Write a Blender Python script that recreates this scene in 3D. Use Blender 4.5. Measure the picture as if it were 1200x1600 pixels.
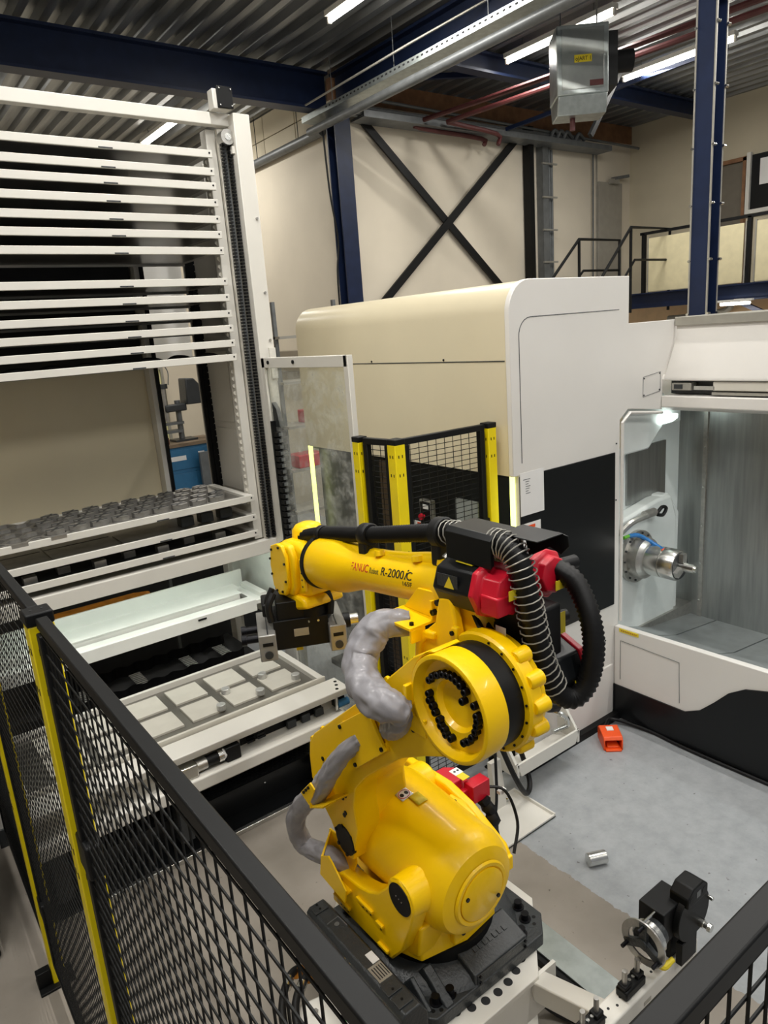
import bpy, bmesh, math, random
from mathutils import Vector, Matrix, noise
random.seed(7)
S = bpy.context.scene
for o in list(bpy.data.objects): bpy.data.objects.remove(o)
COL = S.collection
R = math.radians
# ---------------------------------------------------------------- camera
cam = bpy.data.cameras.new('camera'); camo = bpy.data.objects.new('camera', cam); COL.objects.link(camo)
yaw, pit, rol = R(53.836), R(-14.203), R(-4.3206)
fwd = Vector((math.cos(yaw)*math.cos(pit), math.sin(yaw)*math.cos(pit), math.sin(pit)))
rgt = Vector((math.sin(yaw), -math.cos(yaw), 0)); upv = rgt.cross(fwd)
r2 = math.cos(rol)*rgt + math.sin(rol)*upv; u2 = -math.sin(rol)*rgt + math.cos(rol)*upv
M = Matrix((r2, u2, -fwd)).transposed().to_4x4(); M.translation = (0, 0, 2.8)
camo.matrix_world = M
cam.sensor_fit = 'VERTICAL'; cam.sensor_height = 36; cam.lens = 36*1111.77/1600; cam.clip_start = .02; cam.clip_end = 100
S.camera = camo
# ---------------------------------------------------------------- world, exposure
S.view_settings.view_transform = 'Standard'; S.view_settings.look = 'None'
S.view_settings.gamma = 1; S.view_settings.use_curve_mapping = False
S.view_settings.exposure = -0.40
w = bpy.data.worlds.new('hall_ambient'); S.world = w; w.use_nodes = True
w.node_tree.nodes['Background'].inputs[0].default_value = (.95, .97, 1.0, 1)
w.node_tree.nodes['Background'].inputs[1].default_value = .33
LAMP_W = 78.0
# fluorescent fixtures of the hall (x, y centre of the 1.5 m tube); the first four show in the photo
LAMPS = [(4.65, 5.9), (7.23, 5.92), (9.27, 5.7), (4.5, 10.95), (2.0, 3.3), (2.0, .9), (4.65, 1.9), (7.23, 1.9), (-.6, 1.4), (-.6, 3.5),
         (1.9, -2.2), (4.65, -2.2), (-.6, -2.2), (9.3, 1.9), (1.9, 10.95)]
# ---------------------------------------------------------------- helpers
def lin(h):
    h = h.lstrip('#'); c = [int(h[i:i+2], 16)/255 for i in (0, 2, 4)]
    return tuple((x/12.92 if x <= .04045 else ((x+.055)/1.055)**2.4) for x in c)
def mat(name, col, rough=.5, metal=0., var=.06, scale=9., bump=0., bscale=60., col2=None, emit=0., ecol=None, coat=0., stretch=None, spec=.5):
    m = bpy.data.materials.new(name); m.use_nodes = True; nt = m.node_tree; b = nt.nodes['Principled BSDF']
    c = lin(col); b.inputs['Roughness'].default_value = rough; b.inputs['Metallic'].default_value = metal
    b.inputs['Coat Weight'].default_value = coat; b.inputs['Specular IOR Level'].default_value = spec
    tc = nt.nodes.new('ShaderNodeTexCoord'); mp = nt.nodes.new('ShaderNodeMapping'); nt.links.new(tc.outputs['Object'], mp.inputs[0])
    if stretch: mp.inputs['Scale'].default_value = stretch
    n = nt.nodes.new('ShaderNodeTexNoise'); n.inputs['Scale'].default_value = scale; n.inputs['Detail'].default_value = 6
    nt.links.new(mp.outputs[0], n.inputs['Vector'])
    r = nt.nodes.new('ShaderNodeValToRGB'); nt.links.new(n.outputs[0], r.inputs[0])
    d = lin(col2) if col2 else tuple(x*(1-var) for x in c)
    r.color_ramp.elements[0].color = (*d, 1); r.color_ramp.elements[1].color = (*(min(1, x*(1+var*.5)) for x in c), 1)
    r.color_ramp.elements[0].position = .35; r.color_ramp.elements[1].position = .65
    nt.links.new(r.outputs[0], b.inputs['Base Color'])
    if bump:
        n2 = nt.nodes.new('ShaderNodeTexNoise'); n2.inputs['Scale'].default_value = bscale; n2.inputs['Detail'].default_value = 4
        nt.links.new(mp.outputs[0], n2.inputs['Vector'])
        bp = nt.nodes.new('ShaderNodeBump'); bp.inputs['Strength'].default_value = bump; bp.inputs['Distance'].default_value = .01
        nt.links.new(n2.outputs[0], bp.inputs['Height']); nt.links.new(bp.outputs[0], b.inputs['Normal'])
    if emit:
        b.inputs['Emission Color'].default_value = (*lin(ecol or col), 1); b.inputs['Emission Strength'].default_value = emit
    return m
def cat_m(pts, n=6):
    """Catmull-Rom smoothing of a point list"""
    P = [Vector(p) for p in pts]; out = []
    for i in range(len(P)-1):
        a = P[i-1] if i else P[0]*2-P[1]; b = P[i]; c = P[i+1]; d = P[i+2] if i+2 < len(P) else P[-1]*2-P[-2]
        for k in range(n):
            t = k/n
            out.append(.5*((2*b)+(c-a)*t+(2*a-5*b+4*c-d)*t*t+(3*b-a-3*c+d)*t**3))
    out.append(P[-1]); return out
class MB:
    def __init__(s): s.v = []; s.f = []; s.M = None
    def add(s, v, f):
        k = len(s.v); v = [Vector(p) for p in v]
        if s.M is not None: v = [s.M @ p for p in v]
        s.v += v; s.f += [[i+k for i in q] for q in f]; return s
    def box(s, x0, x1, y0, y1, z0, z1):
        return s.add([(x, y, z) for z in (z0, z1) for y in (y0, y1) for x in (x0, x1)],
                     [(0, 2, 3, 1), (4, 5, 7, 6), (0, 1, 5, 4), (2, 6, 7, 3), (0, 4, 6, 2), (1, 3, 7, 5)])
    def prism(s, ax, poly, a, b):
        n = len(poly)
        def P(q, t): return {'x': (t, q[0], q[1]), 'y': (q[0], t, q[1]), 'z': (q[0], q[1], t)}[ax]
        v = [P(q, a) for q in poly]+[P(q, b) for q in poly]
        return s.add(v, [list(range(n)), list(range(2*n-1, n-1, -1))]+[(i, (i+1) % n, n+(i+1) % n, n+i) for i in range(n)])
    def lathe(s, o, d, prof, n=24, capa=True, capb=True):
        o = Vector(o); d = Vector(d).normalized(); a = d.orthogonal().normalized(); b = d.cross(a); v = []; f = []
        for t, r in prof:
            for i in range(n):
                q = 2*math.pi*i/n; v.append(o+d*t+(a*math.cos(q)+b*math.sin(q))*r)
        for k in range(len(prof)-1):
            for i in range(n):
                j = (i+1) % n; f.append((k*n+i, k*n+j, k*n+n+j, k*n+n+i))
        if capa: f.append(list(range(n-1, -1, -1)))
        if capb: f.append(list(range((len(prof)-1)*n, len(prof)*n)))
        return s.add(v, f)
    def cyl(s, p0, p1, r, r1=None, n=16):
        p0, p1 = Vector(p0), Vector(p1); L = (p1-p0).length
        return s.lathe(p0, p1-p0, [(0, r), (L, r if r1 is None else r1)], n)
    def tube(s, pts, r, n=10, rf=None, caps=True, flat=1.0):
        P = [Vector(p) for p in pts]; v = []; f = []
        T = [(P[min(i+1, len(P)-1)]-P[max(i-1, 0)]).normalized() for i in range(len(P))]
        a = T[0].orthogonal().normalized()
        for i, p in enumerate(P):
            a = (a-T[i]*a.dot(T[i])).normalized(); b = T[i].cross(a)
            for k in range(n):
                q = 2*math.pi*k/n; rr = rf(i, k, q) if rf else r
                v.append(p+(a*math.cos(q)+b*math.sin(q)*flat)*rr)
        for i in range(len(P)-1):
            for k in range(n):
                j = (k+1) % n; f.append((i*n+k, i*n+j, i*n+n+j, i*n+n+k))
        if caps: f.append(list(range(n-1, -1, -1))); f.append(list(range((len(P)-1)*n, len(P)*n)))
        return s.add(v, f)
    def bar(s, p0, p1, wd, h, up=(0, 0, 1)):
        p0, p1 = Vector(p0), Vector(p1); d = (p1-p0).normalized(); up = Vector(up)
        a = d.cross(up)
        if a.length < 1e-4: a = d.orthogonal()
        a.normalize(); b = a.cross(d); v = []
        for p in (p0, p1):
            for x, y in ((-1, -1), (1, -1), (1, 1), (-1, 1)): v.append(p+a*x*wd/2+b*y*h/2)
        return s.add(v, [(3, 2, 1, 0), (4, 5, 6, 7)]+[(i, (i+1) % 4, 4+(i+1) % 4, 4+i) for i in range(4)])
    def build(s, name, m, parent=None, bv=0., seg=2, ang=38, kind=None, label=None):
        off = wloc(parent)
        me = bpy.data.meshes.new(name); me.from_pydata([tuple(p-off) for p in s.v], [], s.f)
        bm = bmesh.new(); bm.from_mesh(me); bmesh.ops.recalc_face_normals(bm, faces=bm.faces)
        for e in bm.edges:
            e.smooth = not (len(e.link_faces) == 2 and e.calc_face_angle(0) > R(ang))
        for fc in bm.faces: fc.smooth = True
        bm.to_mesh(me); bm.free(); me.materials.append(m)
        o = bpy.data.objects.new(name, me); COL.objects.link(o)
        if parent: o.parent = parent
        if bv:
            md = o.modifiers.new('edge_round', 'BEVEL'); md.width = bv; md.segments = seg; md.limit_method = 'ANGLE'; md.angle_limit = R(ang); md.harden_normals = False
        if kind: o['kind'] = kind
        if label: o['label'] = label
        return o
def wloc(o):
    v = Vector((0, 0, 0))
    while o: v = v+o.location; o = o.parent
    return v
def tag(o, label, cat, group=None, kind=None):
    o['label'] = label; o['category'] = cat
    if group: o['group'] = group
    if kind: o['kind'] = kind
    return o
def struct(o): o['kind'] = 'structure'; return o
def thing(name, loc, label, cat, group=None):
    o = bpy.data.objects.new(name, None); COL.objects.link(o); o.location = loc; o.empty_display_size = .1
    return tag(o, label, cat, group)
def dup(root, loc, label=None, rotz=None):
    def cp(o, par):
        c = o.copy(); COL.objects.link(c); c.parent = par
        for ch in list(o.children): cp(ch, c)
        return c
    r = cp(root, root.parent); r.location = loc
    if rotz is not None: r.rotation_euler.z = rotz
    if label: r['label'] = label
    return r
def dupp(part, parent, delta):
    """another piece sharing the mesh of a part"""
    c = part.copy(); COL.objects.link(c); c.parent = parent; c.location = Vector(part.location)+Vector(delta); return c
def text(name, s, size, m, parent, frame, bend=None, ext=.0006, align='LEFT', shear=0., sx=1., width=None):
    """flat lettering as mesh; frame: 4x4 with x = reading direction, y = up, z = outwards"""
    cu = bpy.data.curves.new(name, 'FONT'); cu.body = s; cu.size = size; cu.extrude = ext; cu.align_x = align; cu.shear = shear
    to = bpy.data.objects.new(name, cu); COL.objects.link(to)
    me = bpy.data.meshes.new_from_object(to.evaluated_get(bpy.context.evaluated_depsgraph_get()))
    bpy.data.objects.remove(to)
    if width: sx = width/max(1e-4, max(v.co.x for v in me.vertices)-min(v.co.x for v in me.vertices))
    off = wloc(parent)
    for v in me.vertices:
        p = Vector((v.co.x*sx, v.co.y, v.co.z))
        v.co = (bend(p) if bend else frame @ p)-off
    me.materials.clear(); me.materials.append(m)
    o = bpy.data.objects.new(name, me); COL.objects.link(o); o.parent = parent
    return o
def frame(o, x, y):
    x = Vector(x).normalized(); z = x.cross(Vector(y)).normalized(); y = z.cross(x)
    m = Matrix((x, y, z)).transposed().to_4x4(); m.translation = Vector(o); return m
def ngon(c, r, n=24, a0=0.): return [(c[0]+r*math.cos(a0+2*math.pi*i/n), c[1]+r*math.sin(a0+2*math.pi*i/n)) for i in range(n)]
# ---------------------------------------------------------------- materials
m_yel = mat('robot_yellow_paint', '#FFCE00', .36, 0, .03, 5, .05, 120, coat=.12, spec=.35)
m_fyel = mat('fence_yellow_powder_coat', '#F2DB00', .42, 0, .04)
m_white = mat('white_powder_coat', '#DCD9D1', .38, 0, .03, 3)
m_lathew = mat('machine_white_paint', '#E2DFDA', .33, 0, .025, 2)
m_beige = mat('machine_beige_paint', '#DACFB2', .33, 0, .03, 2)
m_black = mat('black_powder_coat', '#0B0C0D', .5, 0, .2, 20, spec=.28)
m_rubber = mat('black_rubber', '#101011', .5, 0, .2, 30, spec=.35)
m_blackgl = mat('black_gloss_panel', '#0E1012', .34, 0, .1, 5, spec=.35)
m_dgrey = mat('dark_grey_cast_paint', '#323537', .38, 0, .12, 12, .25, 90)
m_steel = mat('machined_steel', '#B9B7B2', .32, .85, .12, 30)
m_bright = mat('bright_aluminium', '#D8D8D4', .25, 1., .06, 25)
m_zinc = mat('galvanised_sheet', '#B6BDBB', .36, .85, .14, 14)
m_brush = mat('brushed_stainless', '#A6A8A6', .34, .9, .14, 2.2, .06, 12, stretch=(14, 14, 1))
m_red = mat('motor_red', '#C3122B', .35, 0, .06)
m_bolt = mat('black_oxide_bolt', '#15151A', .35, .6, .2)
m_fabric = mat('grey_sleeve_fabric', '#918F94', .45, 0, .14, 18, .25, 14, coat=.2)
m_blue = mat('navy_beam_paint', '#16223E', .45, 0, .15, 7, spec=.3)
m_wall = mat('cream_wall_paint', '#D9CFBC', .7, 0, .05, 1.2)
m_wall2 = mat('beige_panel_wall', '#C8BEA6', .7, 0, .06, 1.5)
m_wood = mat('plywood_strip', '#8A6242', .6, 0, .25, 8)
m_dred = mat('dark_red_pipe_paint', '#5A2B2B', .5, 0, .2)
m_grey = mat('grey_conduit', '#6E7172', .45, .3, .15)
m_lightgrey = mat('light_grey_metal', '#A7A49B', .4, .4, .1)
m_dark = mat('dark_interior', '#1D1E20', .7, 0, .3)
m_paper = mat('white_paper', '#E9E8E6', .7, 0, .02)
m_ink = mat('black_ink', '#16161A', .6)
m_redink = mat('red_ink', '#C4261D', .6)
m_ylab = mat('yellow_label', '#E6CF2A', .5)
m_orange = mat('orange_paint', '#F0561C', .4, 0, .05)
m_oran2 = mat('worn_orange_steel', '#B9761F', .5, 0, .35, 12)
m_blued = mat('blue_cabinet_paint', '#2E6A93', .45, 0, .1)
m_tube = mat('fluorescent_tube', '#FFFFFF', .4, emit=22., ecol='#FFF9EC')
m_led = mat('yellow_led_strip', '#F8FFA8', .4, emit=3.4, ecol='#F4FF8C')
m_lamp = mat('machine_lamp_glass', '#F4FFFA', .3, emit=6., ecol='#EFFFF8')
m_tray = mat('tray_beige_grey', '#CFCBC0', .42, 0, .03, 3)
m_padw = mat('light_grey_pad', '#C9C5BA', .5, 0, .04)
m_hex = mat('grey_plate_steel', '#9A9894', .34, .6, .2, 14)
m_checker = mat('black_checker_plate', '#26282A', .38, .3, .2, 20)
def glassmat(name, tint, alpha, rough=.05, smear=0.):
    m = bpy.data.materials.new(name); m.use_nodes = True; nt = m.node_tree; b = nt.nodes['Principled BSDF']
    tr = nt.nodes.new('ShaderNodeBsdfTransparent'); mx = nt.nodes.new('ShaderNodeMixShader'); tr.inputs[0].default_value = (*tint, 1)
    b.inputs['Base Color'].default_value = (.8, .82, .8, 1); b.inputs['Roughness'].default_value = rough
    tc = nt.nodes.new('ShaderNodeTexCoord'); n = nt.nodes.new('ShaderNodeTexNoise'); n.inputs['Scale'].default_value = 7; n.inputs['Detail'].default_value = 9; n.inputs['Roughness'].default_value = .75
    nt.links.new(tc.outputs['Object'], n.inputs['Vector'])
    rp = nt.nodes.new('ShaderNodeMapRange'); nt.links.new(n.outputs[0], rp.inputs[0])
    rp.inputs[1].default_value = .45; rp.inputs[2].default_value = .75; rp.inputs[3].default_value = alpha; rp.inputs[4].default_value = alpha+smear
    nt.links.new(rp.outputs[0], mx.inputs[0])
    out = nt.nodes['Material Output']; nt.links.new(tr.outputs[0], mx.inputs[1]); nt.links.new(b.outputs[0], mx.inputs[2]); nt.links.new(mx.outputs[0], out.inputs[0])
    return m
m_plexi = glassmat('smeared_acrylic', (.93, .94, .92), .07, .12, .38)
# ================================================================ the hall
def floor_mat():
    m = bpy.data.materials.new('concrete_and_grey_paint'); m.use_nodes = True; nt = m.node_tree; b = nt.nodes['Principled BSDF']; N = nt.nodes.new; L = nt.links.new
    tc = N('ShaderNodeTexCoord'); sx = N('ShaderNodeSeparateXYZ'); L(tc.outputs['Object'], sx.inputs[0])
    n1 = N('ShaderNodeTexNoise'); n1.inputs['Scale'].default_value = 2.2; n1.inputs['Detail'].default_value = 8; L(tc.outputs['Object'], n1.inputs['Vector'])
    n2 = N('ShaderNodeTexNoise'); n2.inputs['Scale'].default_value = 9; n2.inputs['Detail'].default_value = 7; n2.inputs['Roughness'].default_value = .7; L(tc.outputs['Object'], n2.inputs['Vector'])
    con = N('ShaderNodeValToRGB'); L(n1.outputs[0], con.inputs[0])
    con.color_ramp.elements[0].position = .3; con.color_ramp.elements[1].position = .7
    con.color_ramp.elements[0].color = (*lin('#7C756B'), 1); con.color_ramp.elements[1].color = (*lin('#9A9288'), 1)
    pa = N('ShaderNodeValToRGB'); L(n2.outputs[0], pa.inputs[0])
    pa.color_ramp.elements[0].position = .25; pa.color_ramp.elements[1].position = .62
    pa.color_ramp.elements[0].color = (*lin('#8E9295'), 1); pa.color_ramp.elements[1].color = (*lin('#A3A6A9'), 1)
    # paint edge at x = 2.49 with a ragged border
    nz = N('ShaderNodeMath'); nz.operation = 'MULTIPLY_ADD'; nz.inputs[1].default_value = .09; L(n2.outputs[0], nz.inputs[0]); L(sx.outputs[0], nz.inputs[2])
    st = N('ShaderNodeMath'); st.operation = 'GREATER_THAN'; st.inputs[1].default_value = 2.49+.045; L(nz.outputs[0], st.inputs[0])
    mx = N('ShaderNodeMixRGB'); L(st.outputs[0], mx.inputs[0]); L(con.outputs[0], mx.inputs[1]); L(pa.outputs[0], mx.inputs[2])
    # small dark specks and scuffs
    vo = N('ShaderNodeTexNoise'); vo.inputs['Scale'].default_value = 26; vo.inputs['Detail'].default_value = 3; L(tc.outputs['Object'], vo.inputs['Vector'])
    sp = N('ShaderNodeValToRGB'); L(vo.outputs[0], sp.inputs[0]); sp.color_ramp.elements[0].position = .70; sp.color_ramp.elements[1].position = .74
    sp.color_ramp.elements[0].color = (1, 1, 1, 1); sp.color_ramp.elements[1].color = (.45, .43, .4, 1)
    mu = N('ShaderNodeMixRGB'); mu.blend_type = 'MULTIPLY'; mu.inputs[0].default_value = 1; L(mx.outputs[0], mu.inputs[1]); L(sp.outputs[0], mu.inputs[2])
    L(mu.outputs[0], b.inputs['Base Color'])
    rr = N('ShaderNodeMapRange'); rr.inputs[3].default_value = .62; rr.inputs[4].default_value = .34; L(st.outputs[0], rr.inputs[0]); L(rr.outputs[0], b.inputs['Roughness'])
    bp = N('ShaderNodeBump'); bp.inputs['Strength'].default_value = .12; bp.inputs['Distance'].default_value = .004; L(n2.outputs[0], bp.inputs['Height']); L(bp.outputs[0], b.inputs['Normal'])
    return m
struct(MB().box(-6, 12.4, -4, 13.2, -.15, 0).build('floor', floor_mat()))
ZC = 6.0
# corrugated roof deck, ribs along y
mb = MB(); v = []; x = -6.0; prof = []
while x < 12.5:
    prof += [(x, ZC+.075), (x+.10, ZC+.075), (x+.13, ZC), (x+.21, ZC)]; x += .24
for (a, z) in prof: v += [(a, -4, z), (a, 13.2, z)]
mb.add(v, [(2*i, 2*i+1, 2*i+3, 2*i+2) for i in range(len(prof)-1)])
m_deck = mat('galvanised_roof_deck', '#96999C', .38, .8, .35, 3, 0, 60, stretch=(3, .25, 1))
struct(mb.build('ceiling', m_deck, ang=20))
# back wall with bracing (faces -y), left wall piece (faces -x), right wall, far wall
struct(MB().box(5.75, 12.4, 8.36, 8.56, 0, 5.72).build('wall_back', m_wall))
wl = struct(MB().box(5.75, 5.95, 8.56, 13.2, 0, 5.42).build('wall_left_return', m_wall))
struct(MB().box(12.2, 12.4, -4, 8.36, 0, 6.0).build('wall_right', m_wall2))
struct(MB().box(-6, 5.95, 13.2, 13.4, 0, 6.05).build('wall_far', m_wall))
struct(MB().box(-6.2, -6, -4, 13.4, 0, 6.05).build('wall_left', m_wall))
# panel courses above the return wall
for k, (y0, y1) in enumerate(((8.57, 9.3), (9.31, 10.2), (10.21, 11.2), (11.21, 12.2), (12.21, 13.18))):
    for z0, z1 in ((5.43, 5.68), (5.69, 6.0)):
        MB().box(5.77, 5.93, y0, y1, z0, z1).build('wall_panel', m_wall2, wl, bv=.006)
struct(MB().box(5.8, 12.2, 8.33, 8.5, 5.72, 6.0).build('trim_1', m_wood))
struct(MB().box(11.2, 11.214, 8.33, 8.36, 2.4, 5.55).build('trim_2', m_lightgrey))
# grey door panel on the upper back wall by the corner, closer arm
d = struct(MB().box(11.23, 11.9, 8.31, 8.36, 2.9, 5.05).build('door_1', mat('grey_door_paint', '#9C978C', .5), bv=.004))
MB().bar((11.55, 8.27, 5.1), (11.95, 8.22, 5.16), .05, .05).build('door_closer', m_grey, d)
MB().box(11.5, 11.72, 8.24, 8.31, 5.02, 5.1).build('closer_body', m_lightgrey, d)
# conduit up the wall corner
tag(MB().tube([(11.05, 8.3, 2.9), (11.05, 8.3, 5.5)], .014, 8).build('wall_conduit', m_grey), 'thin grey conduit pipe running up the back wall left of the grey door', 'conduit')
# doorway and dark window in the right wall (mezzanine level)
w1 = struct(MB().box(12.17, 12.22, 6.24, 6.62, 3.05, 5.0).build('door_2', mat('dim_door_opening', '#6E675B', .7)))
for y in (6.20, 6.62): MB().box(12.12, 12.2, y, y+.05, 3.05, 5.05).build('door_frame', m_wood, w1)
MB().box(12.12, 12.2, 6.2, 6.67, 5.0, 5.06).build('door_frame', m_wood, w1)
w2 = struct(MB().box(12.15, 12.2, 4.6, 6.12, 4.25, 5.06).build('window_1', m_blackgl))
MB().box(12.1, 12.16, 4.55, 6.18, 4.19, 4.25).build('window_sill', m_white, w2)
MB().box(12.1, 12.16, 6.12, 6.18, 4.25, 5.1).build('window_frame', m_white, w2)
MB().box(12.13, 12.149, 5.3, 5.98, 4.6, 4.98).build('window_blind', m_paper, w2)
# steel: navy beams, columns, X bracing
def ibeam(axis, a, b, c, z0, z1, wd, t=.03):
    m_ = MB(); h = wd/2
    for q in ((-h, h, z0, z0+t), (-h, h, z1-t, z1), (-t/2, t/2, z0+t, z1-t)):
        if axis == 'x': m_.box(a, b, c+q[0], c+q[1], q[2], q[3])
        else: m_.box(c+q[0], c+q[1], a, b, q[2], q[3])
    return m_
tag(ibeam('x', -6, 5.62, 8.28, 5.53, 5.97, .2).build('roof_beam', m_blue), 'long navy steel roof beam crossing above the tray rack', 'beam')
tag(ibeam('y', -4, 8.2, 5.75, 5.55, 5.95, .2).build('roof_beam', m_blue), 'navy steel roof beam running from the back column toward the right column', 'beam')
tag(ibeam('x', 5.9, 12.2, 6.9, 5.75, 5.98, .16).build('roof_beam', m_blue), 'navy steel roof purlin beam behind the hanging heater', 'beam')
def hcol(name, x, y, z0, z1, sx, sy, label):
    t = .02; mb = MB().box(x-sx/2, x+sx/2, y-sy/2, y-sy/2+t, z0, z1).box(x-sx/2, x+sx/2, y+sy/2-t, y+sy/2, z0, z1).box(x-t/2, x+t/2, y-sy/2+t, y+sy/2-t, z0, z1)
    return tag(mb.build(name, m_blue), label, 'column')
hcol('steel_column', 5.77, 8.26, 0, 5.53, .24, .2, 'dark navy steel column standing against the cream back wall')
# near right column with cover strips and rivet rows
c2 = thing('steel_column', (5.8, 3.28, 0), 'tall blue steel column with bolted edge strips rising behind the white machine', 'column')
MB().box(5.735, 5.75, 3.2, 3.36, 0, 6).build('left_flange', m_blue, c2); MB().box(5.868, 5.883, 3.2, 3.36, 0, 6).build('right_flange', m_blue, c2); MB().box(5.75, 5.868, 3.272, 3.286, 0, 6).build('web', m_blue, c2)
es = [(5.728, 3.196), (5.728, 3.352), (5.876, 3.196)]
for x, y in es: MB().box(x, x+.012, y, y+.012, 0, 6).build('edge_strip', m_lightgrey, c2)
b0 = MB().cyl((5.722, 3.19, 2.75), (5.735, 3.19, 2.75), .011, n=8).build('strip_bolt', m_bright, c2)
for x, y in ((5.722, 3.19), (5.745, 3.188), (5.72, 3.362), (5.868, 3.188), (5.888, 3.188)):
    for k in range(8):
        if (x, y, k) != (5.722, 3.19, 0): dupp(b0, c2, (x-5.722, y-3.19, k*.42))
br = thing('cross_bracing', (7.5, 8.3, 3.2), 'black steel X bracing on the cream back wall above the machine', 'bracing')
MB().bar((6.2, 8.3, 5.5), (8.95, 8.3, 3.15), .03, .11).build('brace_bar', m_black, br)
MB().bar((6.2, 8.27, 3.1), (9.2, 8.27, 5.6), .03, .11).build('brace_bar', m_black, br)
tag(MB().box(9.33, 9.43, 8.2, 8.34, 0, 5.72).build('bracing_post', m_black), 'slim black steel post right of the X bracing', 'post')
# grey cable riser ducts right of the post
du = thing('cable_riser', (9.8, 8.25, 0), 'grey vertical cable riser with strapped pipes on the back wall', 'cable duct')
MB().box(9.66, 9.8, 8.22, 8.35, 0, 5.5).build('duct', m_grey, du)
for x in (9.84, 9.9, 9.96): MB().cyl((x, 8.3, 0), (x, 8.3, 5.45), .026, n=8).build('riser_pipe', m_grey, du)
for z in (3.2, 3.7, 4.2, 4.7, 5.2): MB().box(9.64, 9.99, 8.2, 8.225, z, z+.025).build('strap', m_lightgrey, du)
# horizontal cable tray along the back wall with pipes on it
ct = thing('cable_tray', (8.5, 8.2, 5.5), 'grey cable tray with bundled pipes along the top of the back wall', 'cable tray')
MB().box(6.0, 11.15, 8.0, 8.3, 5.46, 5.49).box(6.0, 11.15, 7.99, 8.0, 5.46, 5.54).build('tray', m_grey, ct)
for y, z, r in ((8.06, 5.53, .035), (8.14, 5.53, .045), (8.22, 5.54, .03), (8.12, 5.6, .025)):
    MB().tube([(5.7, y, z), (10.4, y, z), (10.5, y+.02, z-.02)], r, 8).build('pipe', m_grey, ct)
for x in (9.7, 9.85, 10.0, 10.3): MB().tube(cat_m([(x, 8.1, 5.53), (x+.05, 8.05, 5.66), (x+.25, 8.1, 5.6)], 4), .03, 8).build('cable', m_grey, ct)
tag(MB().tube([(5.9, 8.12, 5.72), (12.1, 8.12, 5.6)], .022, 8).build('sprinkler_pipe', m_grey), 'thin grey pipe running along the wood strip above the wall cable tray', 'pipe')
# cable tray along y beside the roof beam + conduit
c3 = thing('cable_tray', (5.55, 5, 5.45), 'perforated galvanised cable tray hanging under the roof beam', 'cable tray')
MB().box(5.38, 5.66, -3, 8.5, 5.44, 5.452).box(5.38, 5.392, -3, 8.5, 5.452, 5.51).box(5.65, 5.66, -3, 8.5, 5.452, 5.51).build('tray', m_zinc, c3)
s0 = MB().box(5.376, 5.381, 7.9, 7.93, 5.474, 5.49).build('slot', m_dark, c3)
for k in range(1, 60): dupp(s0, c3, (0, -k*.075, 0))
for y in (3.5, 5.2, 6.6, 7.8): MB().cyl((5.4, y, 5.45), (5.4, y, 6.0), .005, n=6).build('hanger_rod', m_grey, c3)
tag(MB().tube([(5.45, -3, 5.33), (5.45, 8.45, 5.33)], .05, 10).build('ceiling_pipe', m_grey), 'thick grey pipe slung below the perforated cable tray', 'pipe')
tag(MB().tube([(5.68, 8.5, 5.38), (5.68, 10.9, 5.38), (5.68, 13, 5.38)], .06, 10).build('ceiling_pipe', m_grey), 'grey pipe running along the left return wall behind the rack', 'pipe')
for k, y in enumerate((9.1, 10.3)): tag(MB().cyl((5.68, y, 5.42), (5.68, y, 6), .006, n=6).build('hanger_rod', m_dark), ('thin hanger rod nearest the navy column holding the wall pipe', 'thin hanger rod nearest the rack top holding the wall pipe')[k], 'rod')
tag(MB().tube(cat_m([(5.52, 8.25, 5.4), (5.55, 8.25, 4.6), (5.62, 8.25, 4.0), (5.56, 8.25, 3.5), (5.56, 8.25, 2.2)], 6), .013, 6).build('hanging_cable', m_rubber), 'black cable hanging down left of the navy wall column', 'cable')
tag(MB().box(5.6, 5.72, 9.0, 10.7, 2.3, 2.62).build('wall_duct', mat('taupe_duct_paint', '#8D8372', .5), bv=.01), 'taupe wall duct between the rack and the beige machine end', 'duct')
# dark red sprinkler pipes
def rpipe(pts, label): return tag(MB().tube(cat_m(pts, 3), .032, 8).build('red_pipe', m_dred), label, 'pipe')
rpipe([(7.9, -1, 5.5), (7.3, 5.9, 5.52), (7.0, 8.0, 5.52), (6.95, 8.1, 5.5), (7.05, 8.12, 5.45), (8.2, 8.12, 5.42), (8.25, 8.12, 5.34)], 'dark red sprinkler pipe nearest the cable tray crossing under the roof')
rpipe([(8.15, -1, 5.5), (7.55, 5.9, 5.5), (7.35, 7.7, 5.5), (7.4, 7.85, 5.48), (8.3, 7.9, 5.44), (8.32, 7.9, 5.3)], 'dark red sprinkler pipe further from the cable tray passing the heater')
tag(MB().bar((8.2, 6.2, 5.0), (8.95, 6.2, 6.0), .05, .06).build('roof_strut', m_black), 'dark diagonal steel strut beside the hanging heater', 'strut')
tag(MB().bar((8.6, 8.0, 5.55), (9.6, 5.2, 5.9), .05, .05).build('roof_strut', m_blue), 'navy diagonal roof strut right of the hanging heater', 'strut')
tag(MB().bar((6.0, 7.9, 5.85), (8.0, 7.0, 5.93), .06, .06).build('roof_strut', m_blue), 'navy horizontal roof strut left of the heater above the red pipes', 'strut')
tag(MB().tube([(6.0, 5.0, 5.96), (5.3, 6.2, 5.6), (5.25, 8.3, 5.55)], .012, 6).build('roof_conduit', m_lightgrey), 'slim light conduit crossing diagonally below the roof deck', 'conduit')
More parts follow.
